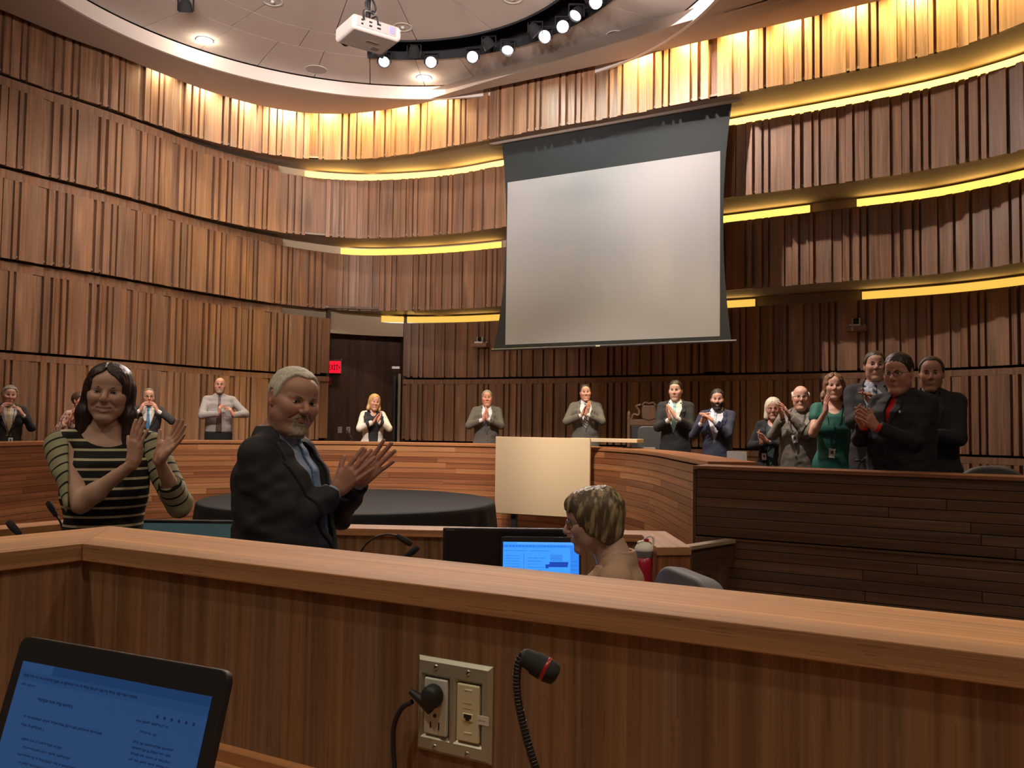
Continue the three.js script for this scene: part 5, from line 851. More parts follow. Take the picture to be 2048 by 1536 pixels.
  const strand = (x, y, z) => { if (o.hair === 'crop') { const s2 = z * 0.5 + y, q = z + y * 0.30, v = sstep(0.40, 0.98, 0.5 + 0.6 * vnoise(s2 * 9, q * 85, x * 75) + 0.3 * vnoise(s2 * 12, q * 260, x * 240)); return [lerp(hc[0], hc2[0], v), lerp(hc[1], hc2[1], v), lerp(hc[2], hc2[2], v)]; } const v = clamp(0.5 + 0.55 * vnoise(x * 190 + y * 14, y * 11 + z * 6, z * 190 + seed) + 0.25 * vnoise(x * 420, y * 18, z * 420), 0, 1); return [lerp(hc[0], hc2[0], v), lerp(hc[1], hc2[1], v), lerp(hc[2], hc2[2], v)]; };
  const hs = o.hair && hairField(o.hair, o.hairOpt);
  if (hs) { const L = (o.hairOpt?.len ?? 0.12) + 0.04; onHead('hair', net(hs, [-0.15, -Math.max(0.13, o.hair === 'long' || o.hair === 'bob' || o.hair === 'wavy' ? L : 0.13), -0.16], [0.15, 0.175, 0.14], cell.hair, { color: strand, slack: 0.02 }), hairMat(hc, o.hairRough ?? 0.5)); }
  if (o.beard) {
    const bc = o.beardColor ?? hc, full = o.beard === 'full', bw = full ? 0.2 : 0.037;
    const bff = (x, y, z) => {
      const ax = Math.abs(x), ny = 0.004 * vnoise(x * 140, y * 140, z * 140), up = full ? lerp(-0.036, -0.016, sstep(0.03, 0.068, ax)) : lerp(-0.040, -0.052, sstep(0.018, 0.034, ax));
      const side = full ? 0.2 : lerp(0.030, 0.033, sstep(-0.06, -0.1, y)), edge = Math.min(up - y, side - ax, z - (full ? 0.002 : 0.03), 0.132 + y) + ny, lp2 = ld(x, y, z);
      const th = (full ? 0.0046 : 0.0036) * sstep(-0.002, 0.014, edge) * sstep(0.0, 0.006, lp2 - 0.001) + 0.008 * sstep(-0.085, -0.112, y) * sstep(0.03, 0.06, z) * sstep(0, 0.02, edge);
      return smax(he(x, y, z) - th - 0.0007 * vnoise(x * 330, y * 120, z * 330) * sstep(0.0, 0.01, edge) + (edge < 0 || lp2 < 0.0015 ? 0.002 : 0), -edge, 0.002);
    };
    onHead('beard', net(bff, [-0.1, -0.14, -0.03], [0.1, -0.01, 0.13], cell.hair, { color: (x, y, z) => { const m = 0.8 + 0.35 * vnoise(x * 200, y * 40, z * 200); return C(bc, m); } }), hairMat(bc, 0.8));
  }
  if (o.glasses) {
    const gm = plain(o.glasses === true ? [0.03, 0.025, 0.022] : o.glasses, 0.35), w = 0.0225, h = 0.0135, fr = [];
    for (const sd of [-1, 1]) { const c = []; for (let i = 0; i < 20; i++) { const a = i / 20 * Math.PI * 2, ca = Math.cos(a), sa = Math.sin(a), x = sd * 0.032 + w * Math.sign(ca) * Math.pow(Math.abs(ca), 0.6); c.push([x, 0.003 + h * Math.sign(sa) * Math.pow(Math.abs(sa), 0.6), 0.099 - 7 * x * x]); } fr.push(tube(c, o.rim ?? 0.0013, 40, 6, true)); fr.push(tube([[sd * 0.054, 0.008, 0.079], [sd * 0.070, 0.009, 0.05], [sd * 0.081, 0.008, -0.006], [sd * 0.082, -0.004, -0.022]], 0.0014, 16, 6)); }
    fr.push(tube([[-0.0095, 0.007, 0.0985], [0, 0.010, 0.102], [0.0095, 0.007, 0.0985]], 0.0013, 10, 6));
    const G = onHead('glasses', merge(fr), gm);
    for (const sd of [-1, 1]) onHead('lens', put(new THREE.SphereGeometry(1, 16, 8).scale(w * 0.95, h * 0.95, 0.001), sd * 0.032, 0.003, 0.0918, 0, sd * 0.4), LENS, G);
  }
  // clothes
  const w = o.wear, sleeves = (grow, cut, ra = 1) => ['R', 'L'].map((k) => { const A = arms[k], up = capF(A.S, A.E, 0.050 * ra + grow, 0.043 * ra + grow), fo = capF(A.E, A.W, 0.043 * ra + grow, 0.030 * ra + grow), P = sub3(A.W, mul3(A.f, cut)); return (x, y, z) => { const d2 = smax(fo(x, y, z), (x - P[0]) * A.f[0] + (y - P[1]) * A.f[1] + (z - P[2]) * A.f[2], 0.004); return cut > 0.24 ? up(x, y, z) : smin(up(x, y, z), d2, 0.015); }; });
  const should = (f, grow) => { for (const sd of [-1, 1]) f.cap([sd * 0.055, 1.468, -0.022], [sd * 0.165 * shw, 1.435, -0.014], 0.034 + grow, 0.046 + grow, 0.03); };
  const BB = [[-0.64, 0.68, -0.32], [0.64, 1.60, 0.62]];
  const wr = (a, fx) => (x, y, z) => a * vnoise(x * 9 + seed, y * fx, z * 9) + a * 0.5 * vnoise(x * 22, y * fx * 2.1 + seed, z * 22);
  const neckHole = (f, r0 = 0.062, y0 = 1.44, back = 0.02) => f.fn(capF([0, y0, 0.0], [0, 1.66, -0.035 + hf], r0, r0 + 0.035), 0.006, -1);
  let shirtF = null;
  if (w.shirt) {
    const f = new Field().fn(trunk(sex, girth, belly, 0.006), 0.03); should(f, 0.004);
    for (const q of sleeves(0.0 + (w.shirtLoose ?? 0), w.cuff ?? -0.004)) f.fn(q, 0.025);
    const wk = w.jacket ? null : wr(0.006, 26), e0 = f.eval, cut = new Field().fn((x, y, z) => e0(x, y, z) + (wk ? wk(x, y, z) : 0), 0); cut.fn((x, y, z) => (w.shirtHem ?? 0.96) - y, 0.004, 1);
    const e = (x, y, z) => Math.max(e0(x, y, z) + (wk ? wk(x, y, z) : 0), (w.shirtHem ?? 0.96) - y);
    const hole = capF([0, 1.475, 0.0], [0, 1.66, -0.035 + hf], 0.052, 0.085);
    shirtF = (x, y, z) => smax(e(x, y, z), -hole(x, y, z), 0.004);
    part(w.shirtName ?? 'shirt', net(shirtF, BB[0], BB[1], w.jacket ? (near ? 0.009 : 0.013) : cell.coat, { slack: 0.01 }), w.shirtMat ?? cloth(w.shirt), t);
    if (w.collar !== false) {
      const col = (x, y, z) => { const zc = -0.02 + (y - 1.5) * -0.1 + hf * 0.5, r = Math.hypot(x, (z - zc) * 0.97), top = 1.535 - 0.028 * sstep(-0.06, 0.06, z); let d = Math.abs(r - (0.064 + (1.53 - y) * 0.12)) - 0.0055; d = Math.max(d, 1.465 - y, y - top); d = Math.max(d, -Math.max(Math.abs(x) - 0.004 - Math.max(0, (y - 1.47)) * 0.25, -z)); return d; };
      const fc = new Field().fn(col, 0.004); for (const sd of [-1, 1]) { const a = [sd * 0.012, 1.497, 0.052], b = [sd * 0.052, 1.452, 0.066]; fc.fn((x, y, z) => Math.max(capF(a, b, 0.018, 0.006)(x, y, z), Math.abs(z - 0.055 - (1.497 - y) * 0.3 + Math.abs(x) * 0.15) - 0.005), 0.006); }
      part('collar', net(fc.eval, [-0.11, 1.42, -0.12], [0.11, 1.55, 0.12], near ? 0.003 : 0.0038), w.collarMat ?? cloth(w.collarColor ?? w.shirt), t);
    }
    if (w.tie) {
      const k = w.tieStripe, tf = trunk(sex, girth, belly, 0.013), blade = (x, y, z) => { const wd = lerp(0.040, 0.017, sstep(1.0, 1.45, y)); return Math.max(Math.abs(tf(x, y, z)) - 0.005, Math.abs(x - (w.tieShift ?? 0) * (1.45 - y)) - wd, 0.0 - z, (w.jacket && !w.jacket.open ? (w.jacket.button ?? 1.08) - 0.015 : 0.97) - y, y - 1.465); };
      const f2 = new Field().fn(blade, 0.004).ell([0, 1.474, 0.062], [0.019, 0.022, 0.016], 0.006);
      const col = (x, y) => { if (!k) return w.tie; if (k.dots) return vnoise(x * 140, y * 140, 3) > 0.25 ? k.c : w.tie; const q = ((y + x * k.slope) / k.p) % 1; return (q + 1) % 1 < k.w ? k.c : w.tie; };
      part('tie', net(f2.eval, [-0.08, 0.95, 0.0], [0.08, 1.51, 0.30], near ? 0.0035 : 0.005, { color: col, slack: 0.01 }), TIEM, t);
    }
  }
  if (w.jacket) {
    const j = w.jacket, yb = j.button ?? 1.08, vw = j.v ?? 0.088, vf = (y) => y < yb ? (j.open ? (j.open * sstep(0.7, yb, y) * 0.6 + j.open * 0.5) : -0.01) : lerp(j.open ?? 0.0, vw, clamp((y - yb) / (1.40 - yb), 0, 1)) - Math.max(0, y - 1.43) * 0.25;
    const f = new Field().fn(trunk(sex, girth * (j.loose ?? 1.03), belly, 0.020), 0.03); should(f, 0.016 + (j.pad ?? 0));
    for (const q of sleeves(0.011 + (j.thick ?? 0), j.cuff ?? 0.022)) f.fn(q, 0.022);
    const e0 = f.eval, wk = wr(j.wr ?? 0.007, 16), eJ = (x, y, z) => e0(x, y, z) + wk(x, y, z) * sstep(1.46, 1.30, y);
    const hem = j.hem ?? 0.76;
    const e1 = (x, y, z) => { let d = eJ(x, y, z); const q = smax(Math.abs(x) - vf(y), -z, 0.01); d = smax(d, -q, 0.008); d = Math.max(d, hem - y); d = smax(d, -capF([0, 1.455, 0.0], [0, 1.68, -0.06 + hf], 0.060, 0.095)(x, y, z), 0.006); return d; };
    // keep the front cut from touching the forearms that cross it
    const armOnly = sleeves(0.011 + (j.thick ?? 0), j.cuff ?? 0.022), eF = (x, y, z) => smin(e1(x, y, z), Math.min(armOnly[0](x, y, z), armOnly[1](x, y, z)) + wk(x, y, z) * 0.8, 0.008);
    part(j.name ?? 'jacket', net(eF, BB[0], BB[1], cell.coat, { slack: 0.02 }), j.mat ?? cloth(j.color, j.rough ?? 0.85), t);
    if (j.lapel !== false) {
      const lw = j.lapelW ?? 0.052, lp = (x, y, z) => { const ax = Math.abs(x), v = vf(y), top = 1.475, wdt = lw * sstep(yb, yb + 0.2, y) * (y > 1.405 ? 0.72 : 1); return smax(smax(smax(Math.abs(eJ(x, y, z) - 0.004) - 0.0065, v - 0.006 - ax, 0.004), ax - v - wdt, 0.004), Math.max(yb - y, y - top, 0.0 - z), 0.004); };
      const near2 = near ? 0.004 : 0.007;
      part('lapel', net(lp, [-0.17, yb, 0.0], [0.17, 1.49, 0.28], near2, { slack: 0.01 }), j.lapelMat ?? cloth(j.lapelColor ?? C(j.color, 1.12), j.rough ?? 0.85), t);
      const cf = (x, y, z) => { const zc = -0.024 + hf * 0.4, r = Math.hypot(x, z - zc); return smax(smax(Math.abs(r - ((sex === 'm' ? 0.079 : 0.071) + (1.52 - y) * (sex === 'm' ? 0.3 : 0.2))) - 0.0075, Math.max(1.44 - y, z - 0.045), 0.004), y - 1.525 + 0.05 * sstep(-0.04, 0.06, z), 0.006); };
      part('coat_collar', net(cf, [-0.13, 1.42, -0.15], [0.13, 1.54, 0.06], near ? 0.004 : 0.006), j.collarMat ?? cloth(j.lapelColor ?? j.color, j.rough ?? 0.85), t);
      if (!j.open) for (const y of [yb - 0.005, yb - 0.10]) { let z = 0.35; while (z > 0 && eJ(0.012, y, z) > 0) z -= 0.002; part('button', put(cyl(0.0085, 0.0085, 0.004, 14).rotateX(Math.PI / 2), 0.012, y, z + 0.003), M.blackSoft, t); }
    }
  }
  if (w.top) {                      // knitted or woven top without collar
    const q = w.top, f = new Field().fn(trunk(sex, girth, belly, q.grow ?? 0.008), 0.03); should(f, 0.006);
    const wk = wr(q.wr ?? 0.004, 18);
    if (q.cuff !== undefined && !q.split) for (const sl of sleeves(q.sleeveGrow ?? 0.004, q.cuff)) f.fn(sl, 0.02);
    if (q.cap) for (const k of ['R', 'L']) { const A = arms[k]; f.cap(A.S, add3(A.S, mul3(norm3(sub3(A.E, A.S)), q.cap)), 0.060 * (o.armFat ?? 1), 0.056 * (o.armFat ?? 1), 0.02); }
    const e0 = f.eval, nk = q.neck ?? [0.085, 0.10, 0.03], e1 = (x, y, z) => { let d = Math.max(e0(x, y, z) + wk(x, y, z) * sstep(1.46, 1.36, y), (q.hem ?? 0.78) - y); const X = x / nk[0], Y = (y - 1.50) / nk[1], Z = (z - nk[2]) / 0.13; d = smax(d, -(Math.sqrt(X * X + Y * Y + Z * Z) - 1) * Math.min(nk[0], nk[1]), 0.006); return d; };
    part(q.name ?? 'top', net(e1, BB[0], BB[1], q.cell ?? cell.coat, { slack: 0.015, uv: q.uv }), q.mat ?? cloth(q.color, q.rough ?? 0.8), t);
    if (q.split) for (const k of ['R', 'L']) {
      const A = arms[k], sl = sleeves(q.sleeveGrow ?? 0.004, q.cuff)[k === 'R' ? 0 : 1], du = sub3(A.E, A.S), L = len3(du), u1 = norm3(du);
      const axis = norm3(cross3(du, A.f)), e = (x, y, z) => Math.max(sl(x, y, z) + wk(x, y, z) * 0.9, Math.abs(x) < 0.148 * shw ? 0.148 * shw - Math.abs(x) : -1);
      part('sleeve', net(e, BB[0], BB[1], q.cell ?? cell.coat, { slack: 0.015, uv: (x, y, z) => { const p = [x, y, z], a = dot3(sub3(p, A.S), u1), b = dot3(sub3(p, A.E), A.f), da = capF(A.S, A.E, 0.05, 0.045)(x, y, z), db = capF(A.E, A.W, 0.045, 0.03)(x, y, z); const k2 = sstep(-0.02, 0.02, da - db); return [0.3, lerp(Math.min(a, L + 0.03), L + Math.max(b, -0.03), k2)]; } }), q.sleeveMat ?? q.mat, t);
    }
  }
  // trousers, shoes
  if (!o.noLegs) {
    const f = new Field().fn((x, y, z) => Math.max(trunk(sex, girth, belly, w.top || (w.jacket && w.jacket.open) ? -0.004 : 0.006)(x, y, z), y - (w.shirtHem ? 0.985 : 0.94)), 0.02);
    for (const sd of [-1, 1]) { if (o.sit) { f.cap([sd * 0.09, hipY, 0], [sd * 0.1, hipY + 0.01, 0.42], 0.092, 0.066, 0.03); f.cap([sd * 0.1, hipY + 0.01, 0.42], [sd * 0.1, 0.5, 0.42], 0.066, 0.056, 0.02); } else { f.cap([sd * 0.082, 0.80, 0], [sd * 0.1, 0.48, 0], 0.086, 0.07, 0.03); f.cap([sd * 0.1, 0.48, 0], [sd * 0.1, 0.11, -0.01], 0.07, 0.062, 0.02); } }
    part('trousers', net(f.eval, [-0.3, o.sit ? 0.42 : 0.02, -0.22], [0.3, 1.03, 0.55], 0.02), cloth(w.trousers ?? [0.02, 0.02, 0.023]), t);
    const yb = o.sit ? 0.40 : 0, zb = o.sit ? 0.42 : 0;
    for (const sd of [-1, 1]) part('shoe', net(new Field().cap([sd * 0.1, yb + 0.05, zb - 0.04], [sd * 0.115, yb + 0.035, zb + 0.15], 0.045, 0.034, 0.02).eval, [sd * 0.1 - 0.09, yb - 0.004, zb - 0.12], [sd * 0.1 + 0.1, yb + 0.12, zb + 0.22], 0.012), M.black, t);
  }
  const onBody = (x, y, g) => { const f = trunk(sex, girth, belly, g); let z = 0.4; while (z > -0.1 && f(x, y, z) > 0) z -= 0.002; return [x, y, z]; };
  if (o.lanyard) {
    const g = w.jacket ? 0.03 : 0.016, L = o.lanyard, pts = []; for (const [x, y] of [[-0.07, 1.49], [-0.072, 1.42], [-0.05, 1.3], [(L.x ?? 0) - 0.008, L.y + 0.05]]) pts.push(y > 1.48 ? [x, y, -0.01] : onBody(x, y, g)); const b = onBody(L.x ?? 0, L.y, g + 0.006); pts.push([b[0], L.y + 0.03, b[2]]); for (const [x, y] of [[(L.x ?? 0) + 0.008, L.y + 0.05], [0.05, 1.3], [0.072, 1.42], [0.07, 1.49]]) pts.push(y > 1.48 ? [x, y, -0.01] : onBody(x, y, g));
    const ln = part('lanyard', tube(pts, 0.0035, 60, 6), plain([0.015, 0.03, 0.05], 0.7), t);
    part('badge', rbox(0.055, 0.085, 0.004, 0.003), plain([0.75, 0.74, 0.70], 0.4), ln, [b[0], L.y - 0.02, b[2] + 0.012], [0, 0, L.tilt ?? 0]); part('badge_photo', rbox(0.026, 0.03, 0.001, 0.0004), plain([0.12, 0.08, 0.06], 0.5), ln, [b[0], L.y - 0.012, b[2] + 0.0148], [0, 0, L.tilt ?? 0]);
  }
  return { t, arms, HM, onBody };
}
const TIEM = new THREE.MeshStandardMaterial({ vertexColors: true, roughness: 0.55 });
const LENS = new THREE.MeshPhysicalMaterial({ color: 0xffffff, transmission: 1, thickness: 0, roughness: 0.02, ior: 1.5 });

// ------------------------------------------------------------------ the people
const NAVY = [0.012, 0.014, 0.022], STRIPE_T = (bg, line, p, w) => dataTex(4, 256, (u, v) => { const q = v % 1; return q < w ? line : bg; });
function stripes(bg, line, period, w) { const t = dataTex(4, 64, (u, v) => (v < w ? line : bg)); t.repeat.set(1, 1 / period); return new THREE.MeshStandardMaterial({ map: t, roughness: 0.85 }); }
const clap = (x, y, z, o = {}) => ({ R: { p: [x - (o.gap ?? 0.03), y - (o.dy ?? 0.01), z], d: o.dR ?? [0.12, 0.9, 0.3], n: o.nR ?? [0.95, 0.05, -0.15], curl: o.curl ?? 0.14, thumb: o.thumb ?? 0.5, pole: o.poleR }, L: { p: [x + (o.gap ?? 0.03), y + (o.dy ?? 0.01), z + 0.01], d: o.dL ?? [-0.12, 0.9, 0.3], n: o.nL ?? [-0.95, 0.05, -0.15], curl: o.curl ?? 0.14, thumb: o.thumb ?? 0.5, pole: o.poleL } });
const GREY = [0.27, 0.26, 0.23], WHITEH = [0.55, 0.52, 0.44];

// near woman in stripes
person({ label: 'smiling dark-haired woman in striped top clapping in the left foreground', sex: 'f', near: 1, seed: 3, h: 1.72, pos: [-1.60, 0, -3.40], yaw: 30, girth: 1.05, shw: 0.93, skin: [0.50, 0.32, 0.235], lip: [0.38, 0.18, 0.145], ruddy: 0.35,
  head: { yaw: -14, pitch: 0, roll: -4, size: 0.95, sx: 1.0 }, face: { smile: 1, teeth: 1, squint: 0.7, jaw: 0.97, fat: 0.001, nose: 1.0 }, hair: 'long', hairOpt: { len: 0.27, part: -0.008, flare: 0.004 }, hairColor: [0.016, 0.008, 0.007], hairStreak: [0.035, 0.017, 0.013], hairRough: 0.4,
  arms: { R: { p: [0.075, 1.425, 0.29], d: [0.10, 0.97, 0.16], n: [0.75, -0.1, -0.6], curl: 0.12, thumb: 0.75, pole: [-0.45, -1, -0.1] }, L: { p: [0.195, 1.43, 0.28], d: [0.50, 0.80, 0.25], n: [-0.75, 0.35, 0.55], curl: 0.10, spread: 1.5, thumb: 0.8, pole: [0.5, -1, -0.25] } }, armFat: 1.08,
  wear: { top: { name: 'striped_top', mat: stripes([0.022, 0.022, 0.04], [0.72, 0.70, 0.58], 0.037, 0.24), uv: (x, y, z) => [0.3, y + 0.06 * z * z], neck: [0.098, 0.085, 0.03], split: true, cuff: 0.13, sleeveGrow: 0.010, sleeveMat: stripes([0.60, 0.60, 0.49], [0.025, 0.025, 0.03], 0.040, 0.20), cell: 0.0065, wr: 0.006, grow: 0.012 }, trousers: [0.02, 0.02, 0.03] } });
// near man with white hair
const nm = person({ label: 'white-haired man with grey goatee in a dark suit clapping in the foreground', near: 1, seed: 9, h: 1.70, pos: [-0.832, 0, -3.12], yaw: 80, girth: 1.10, belly: 0.035, skin: [0.48, 0.27, 0.20], ruddy: 0.7, stubble: 0.15, lip: [0.36, 0.16, 0.14],
  head: { yaw: -37, pitch: 9, roll: -7, size: 0.98, sx: 1.06, fwd: 0.02 }, face: { fat: 0.005, jaw: 1.05, smile: 0.35, squint: 0.3, nose: 1.02, gaze: -0.6 }, hair: 'recede', hairOpt: { t: 0.011, top: 0.004 }, hairColor: [0.50, 0.47, 0.40], hairStreak: [0.72, 0.69, 0.60], hairRough: 0.7, browColor: [0.20, 0.15, 0.11], beard: 'goatee', beardColor: [0.38, 0.31, 0.24],
  arms: { R: { p: [-0.02, 1.345, 0.27], d: [0.02, 0.72, 0.69], n: [0.97, 0.1, -0.1], curl: 0.10, thumb: 0.62, spread: 1.2, pole: [-0.35, -1, -0.35] }, L: { p: [0.05, 1.375, 0.33], d: [0.0, 0.70, 0.71], n: [-0.95, 0.1, 0.1], curl: 0.12, thumb: 0.55, spread: 1.3 } },
  wear: { shirt: [0.30, 0.40, 0.62], cuff: -0.004, tie: [0.10, 0.20, 0.38], tieStripe: { c: [0.16, 0.28, 0.48], slope: 0.9, p: 0.018, w: 0.4 }, jacket: { color: [0.017, 0.018, 0.024], button: 1.05, v: 0.10, cuff: 0.018, wr: 0.012, loose: 1.06, rough: 0.75 }, trousers: [0.016, 0.017, 0.022] } });
{ const c = plain([0.85, 0.62, 0.03], 0.5), p = nm.onBody(0.095, 1.305, 0.036), fl = part('flower_pin', merge([0, 1, 2, 3, 4, 5].map((i) => put(new THREE.SphereGeometry(1, 10, 8).scale(0.008, 0.0035, 0.003), 0.008 * Math.cos(i * 1.047), 0.008 * Math.sin(i * 1.047), 0, 0, 0, 0)).concat([put(cyl(0.0045, 0.0035, 0.008, 12).rotateX(Math.PI / 2), 0, 0, 0.004), put(new THREE.SphereGeometry(1, 10, 8).scale(0.005, 0.016, 0.003), 0.008, -0.014, 0)])), c, nm.t, [p[0], p[1], p[2]], [0, 0.35, 0.3], 'yellow flower pin'); }
// seated woman
person({ label: 'seated woman with short blonde hair and tan blazer seen in profile', sex: 'f', near: 1, sit: true, seed: 14, h: 1.67, pos: [0.355, 0.005, -3.0], yaw: -98, skin: [0.50, 0.33, 0.27], ruddy: 0.3,
  head: { yaw: 4, pitch: 10, fwd: 0.04, size: 0.92, sx: 0.95 }, face: { nose: 1.03, jaw: 0.95 }, hair: 'crop', hairColor: [0.085, 0.062, 0.034], hairStreak: [0.40, 0.32, 0.18], glasses: [0.08, 0.06, 0.05],
  arms: { R: { p: [-0.12, 1.02, 0.34], d: [0.3, -0.2, 0.9], n: [0, -1, 0], curl: 0.3 }, L: { p: [0.12, 1.02, 0.34], d: [-0.3, -0.2, 0.9], n: [0, -1, 0], curl: 0.3 } },
  wear: { top: { color: [0.35, 0.25, 0.22], neck: [0.07, 0.10, 0.04] }, jacket: { color: [0.44, 0.29, 0.20], v: 0.07, button: 1.12, lapelW: 0.05, rough: 0.8, wr: 0.005, pad: -0.006 } } });

// far dais, left to right
person({ label: 'grey curly-haired man with tan tie and lanyard at the left picture edge', seed: 21, h: 1.61, pos: [-6.58, DAIS, -11.22], yaw: 36, skin: [0.56, 0.31, 0.23], ruddy: 0.9, head: { yaw: 2, size: 1.13, roll: -4 }, face: { smile: 0.8, squint: 0.6, fat: 0.004 }, hair: 'curly', hairColor: [0.17, 0.15, 0.12], hairStreak: [0.38, 0.35, 0.29],
  arms: { R: { p: [-0.10, 1.45, 0.20], d: [0.30, 0.90, 0.1], n: [0.85, -0.1, -0.4], curl: 0.55 }, L: { p: [0.13, 1.42, 0.22], d: [-0.45, 0.8, 0.15], n: [-0.8, -0.2, -0.4], curl: 0.7 } },
  wear: { shirt: [0.62, 0.58, 0.52], tie: [0.50, 0.36, 0.18], jacket: { color: [0.024, 0.022, 0.022], v: 0.11, cuff: 0.03 } }, lanyard: { x: 0.03, y: 1.02 } });
person({ label: 'person in pale printed top half hidden behind the striped woman', sex: 'f', seed: 22, h: 1.56, pos: [-5.86, DAIS, -11.62], yaw: 52, skin: [0.56, 0.30, 0.22], ruddy: 0.9, head: { yaw: 22, size: 1.1 }, hair: 'short', hairOpt: { t: 0.018 }, hairColor: [0.05, 0.025, 0.015],
  arms: { R: { p: [-0.17, 1.42, 0.16], d: [0.35, 0.85, 0.2], n: [0.5, -0.1, 0.8], curl: 0.6 }, L: { p: [0.05, 1.40, 0.25], d: [-0.2, 0.9, 0.2], n: [-0.9, 0, 0], curl: 0.3 } },
  wear: { top: { mat: PRINT(), cuff: 0.10, sleeveGrow: 0.012, neck: [0.075, 0.09, 0.03] } } });
person({ label: 'man with glasses and blue tie holding both hands beside his mouth', seed: 23, h: 1.66, pos: [-5.36, DAIS, -12.66], yaw: 24, skin: [0.58, 0.31, 0.22], ruddy: 0.9, head: { yaw: 4, size: 1.12 }, face: { fat: 0.003 }, hair: 'recede', hairColor: [0.10, 0.075, 0.05], hairStreak: [0.30, 0.26, 0.2], glasses: true, rim: 0.0022,
  arms: { R: { p: [-0.095, 1.475, 0.20], d: [0.42, 0.88, 0.05], n: [0.8, -0.3, -0.5], curl: 0.45, pole: [-1.0, -0.75, 0] }, L: { p: [0.105, 1.475, 0.20], d: [-0.42, 0.88, 0.05], n: [-0.8, -0.3, -0.5], curl: 0.45, pole: [1.0, -0.75, 0] } },
  wear: { shirt: [0.74, 0.72, 0.68], cuff: -0.012, tie: [0.035, 0.17, 0.36], tieStripe: { dots: 1, c: [0.08, 0.27, 0.48] }, jacket: { color: [0.028, 0.028, 0.032], v: 0.10, cuff: 0.055 } } });
person({ label: 'bald man with goatee in a plain grey shirt and dark tie clapping', seed: 24, h: 1.885, pos: [-4.53, DAIS, -13.3], yaw: 19, girth: 1.05, belly: 0.02, skin: [0.58, 0.29, 0.20], ruddy: 0.9, head: { yaw: -2, pitch: -5, size: 1.0 }, face: { fat: 0.003 }, hair: 'bald', hairColor: [0.10, 0.08, 0.06], beard: 'goatee', beardColor: [0.38, 0.30, 0.23], glasses: true, rim: 0.0016,
  arms: { R: { p: [0.0, 1.285, 0.29], d: [0.10, 0.93, 0.2], n: [0.9, 0, -0.3], curl: 0.85, pole: [-1, -0.7, 0] }, L: { p: [0.165, 1.265, 0.29], d: [-0.45, 0.82, 0.2], n: [-0.85, -0.2, -0.3], curl: 0.75, pole: [1, -0.7, 0] } },
  wear: { shirt: [0.30, 0.275, 0.27], shirtLoose: 0.010, tie: [0.05, 0.035, 0.035], tieStripe: { dots: 1, c: [0.17, 0.07, 0.05] }, shirtHem: 0.97, trousers: [0.012, 0.012, 0.014] } });
person({ label: 'blonde woman in a white jacket over black clapping at the doorway', sex: 'f', seed: 25, h: 1.65, pos: [-2.20, DAIS, -13.63], yaw: 16, girth: 1.12, skin: [0.62, 0.34, 0.25], ruddy: 0.7, head: { yaw: 8, roll: -6, size: 1.12 }, face: { smile: 0.5, fat: 0.004 }, hair: 'bob', hairOpt: { len: 0.125, part: 0.02, flare: 0.004 }, hairColor: [0.42, 0.22, 0.07], hairStreak: [0.68, 0.44, 0.18],
  arms: clap(0.045, 1.37, 0.235, { dR: [0.45, 0.88, 0.1], dL: [0.38, 0.9, 0.1], nR: [0.85, -0.42, 0.2], nL: [-0.85, 0.38, 0.2], gap: 0.035, poleR: [-0.9, -0.8, 0], poleL: [0.9, -0.9, 0] }),
  wear: { top: { color: [0.016, 0.016, 0.022], neck: [0.06, 0.10, 0.05] }, jacket: { name: 'white_jacket', color: [0.70, 0.66, 0.60], lapelColor: [0.02, 0.02, 0.025], open: 0.075, v: 0.11, button: 1.12, lapelW: 0.06, cuff: 0.015, pad: -0.004, wr: 0.005 } } });
person({ label: 'grey-haired man in a dark grey suit left of the cream podium', seed: 26, h: 1.742, pos: [-0.385, DAIS, -13.35], yaw: 2, girth: 1.1, skin: [0.58, 0.27, 0.19], ruddy: 1, head: { yaw: 0, size: 1.03 }, face: { fat: 0.008, jaw: 1.06, smile: 0.3 }, hair: 'short', hairColor: [0.16, 0.14, 0.12], hairStreak: [0.30, 0.27, 0.23],
  arms: clap(-0.02, 1.365, 0.245, { gap: 0.026, dR: [0.22, 0.95, 0.1], dL: [0.05, 0.97, 0.1], curl: 0.32, poleR: [-1, -0.85, 0], poleL: [1, -0.85, 0] }), wear: { shirt: [0.58, 0.60, 0.66], cuff: -0.012, tie: [0.045, 0.05, 0.08], jacket: { color: [0.085, 0.078, 0.068], v: 0.085, cuff: 0.05, pad: 0.004 } } });
person({ label: 'smiling dark-haired man in a grey suit and striped tie behind the podium', seed: 27, h: 1.843, pos: [1.125, DAIS, -13.05], yaw: -4, girth: 1.05, skin: [0.60, 0.33, 0.24], ruddy: 0.8, head: { yaw: 2, roll: 2, size: 1.02 }, face: { smile: 0.9, teeth: 1, squint: 0.4, fat: 0.003 }, hair: 'short', hairColor: [0.022, 0.015, 0.01],
  arms: clap(-0.005, 1.37, 0.265, { gap: 0.030, dR: [0.35, 0.9, 0.2], dL: [0.22, 0.95, 0.2], nR: [0.8, -0.3, 0.3], nL: [-0.7, 0.2, -0.6], poleR: [-1, -0.8, 0], poleL: [1, -0.8, 0] }), wear: { shirt: [0.62, 0.62, 0.66], cuff: -0.012, tie: [0.045, 0.045, 0.06], tieStripe: { c: [0.42, 0.42, 0.46], slope: 0.9, p: 0.042, w: 0.32 }, jacket: { color: [0.10, 0.092, 0.082], v: 0.09, cuff: 0.045 } } });
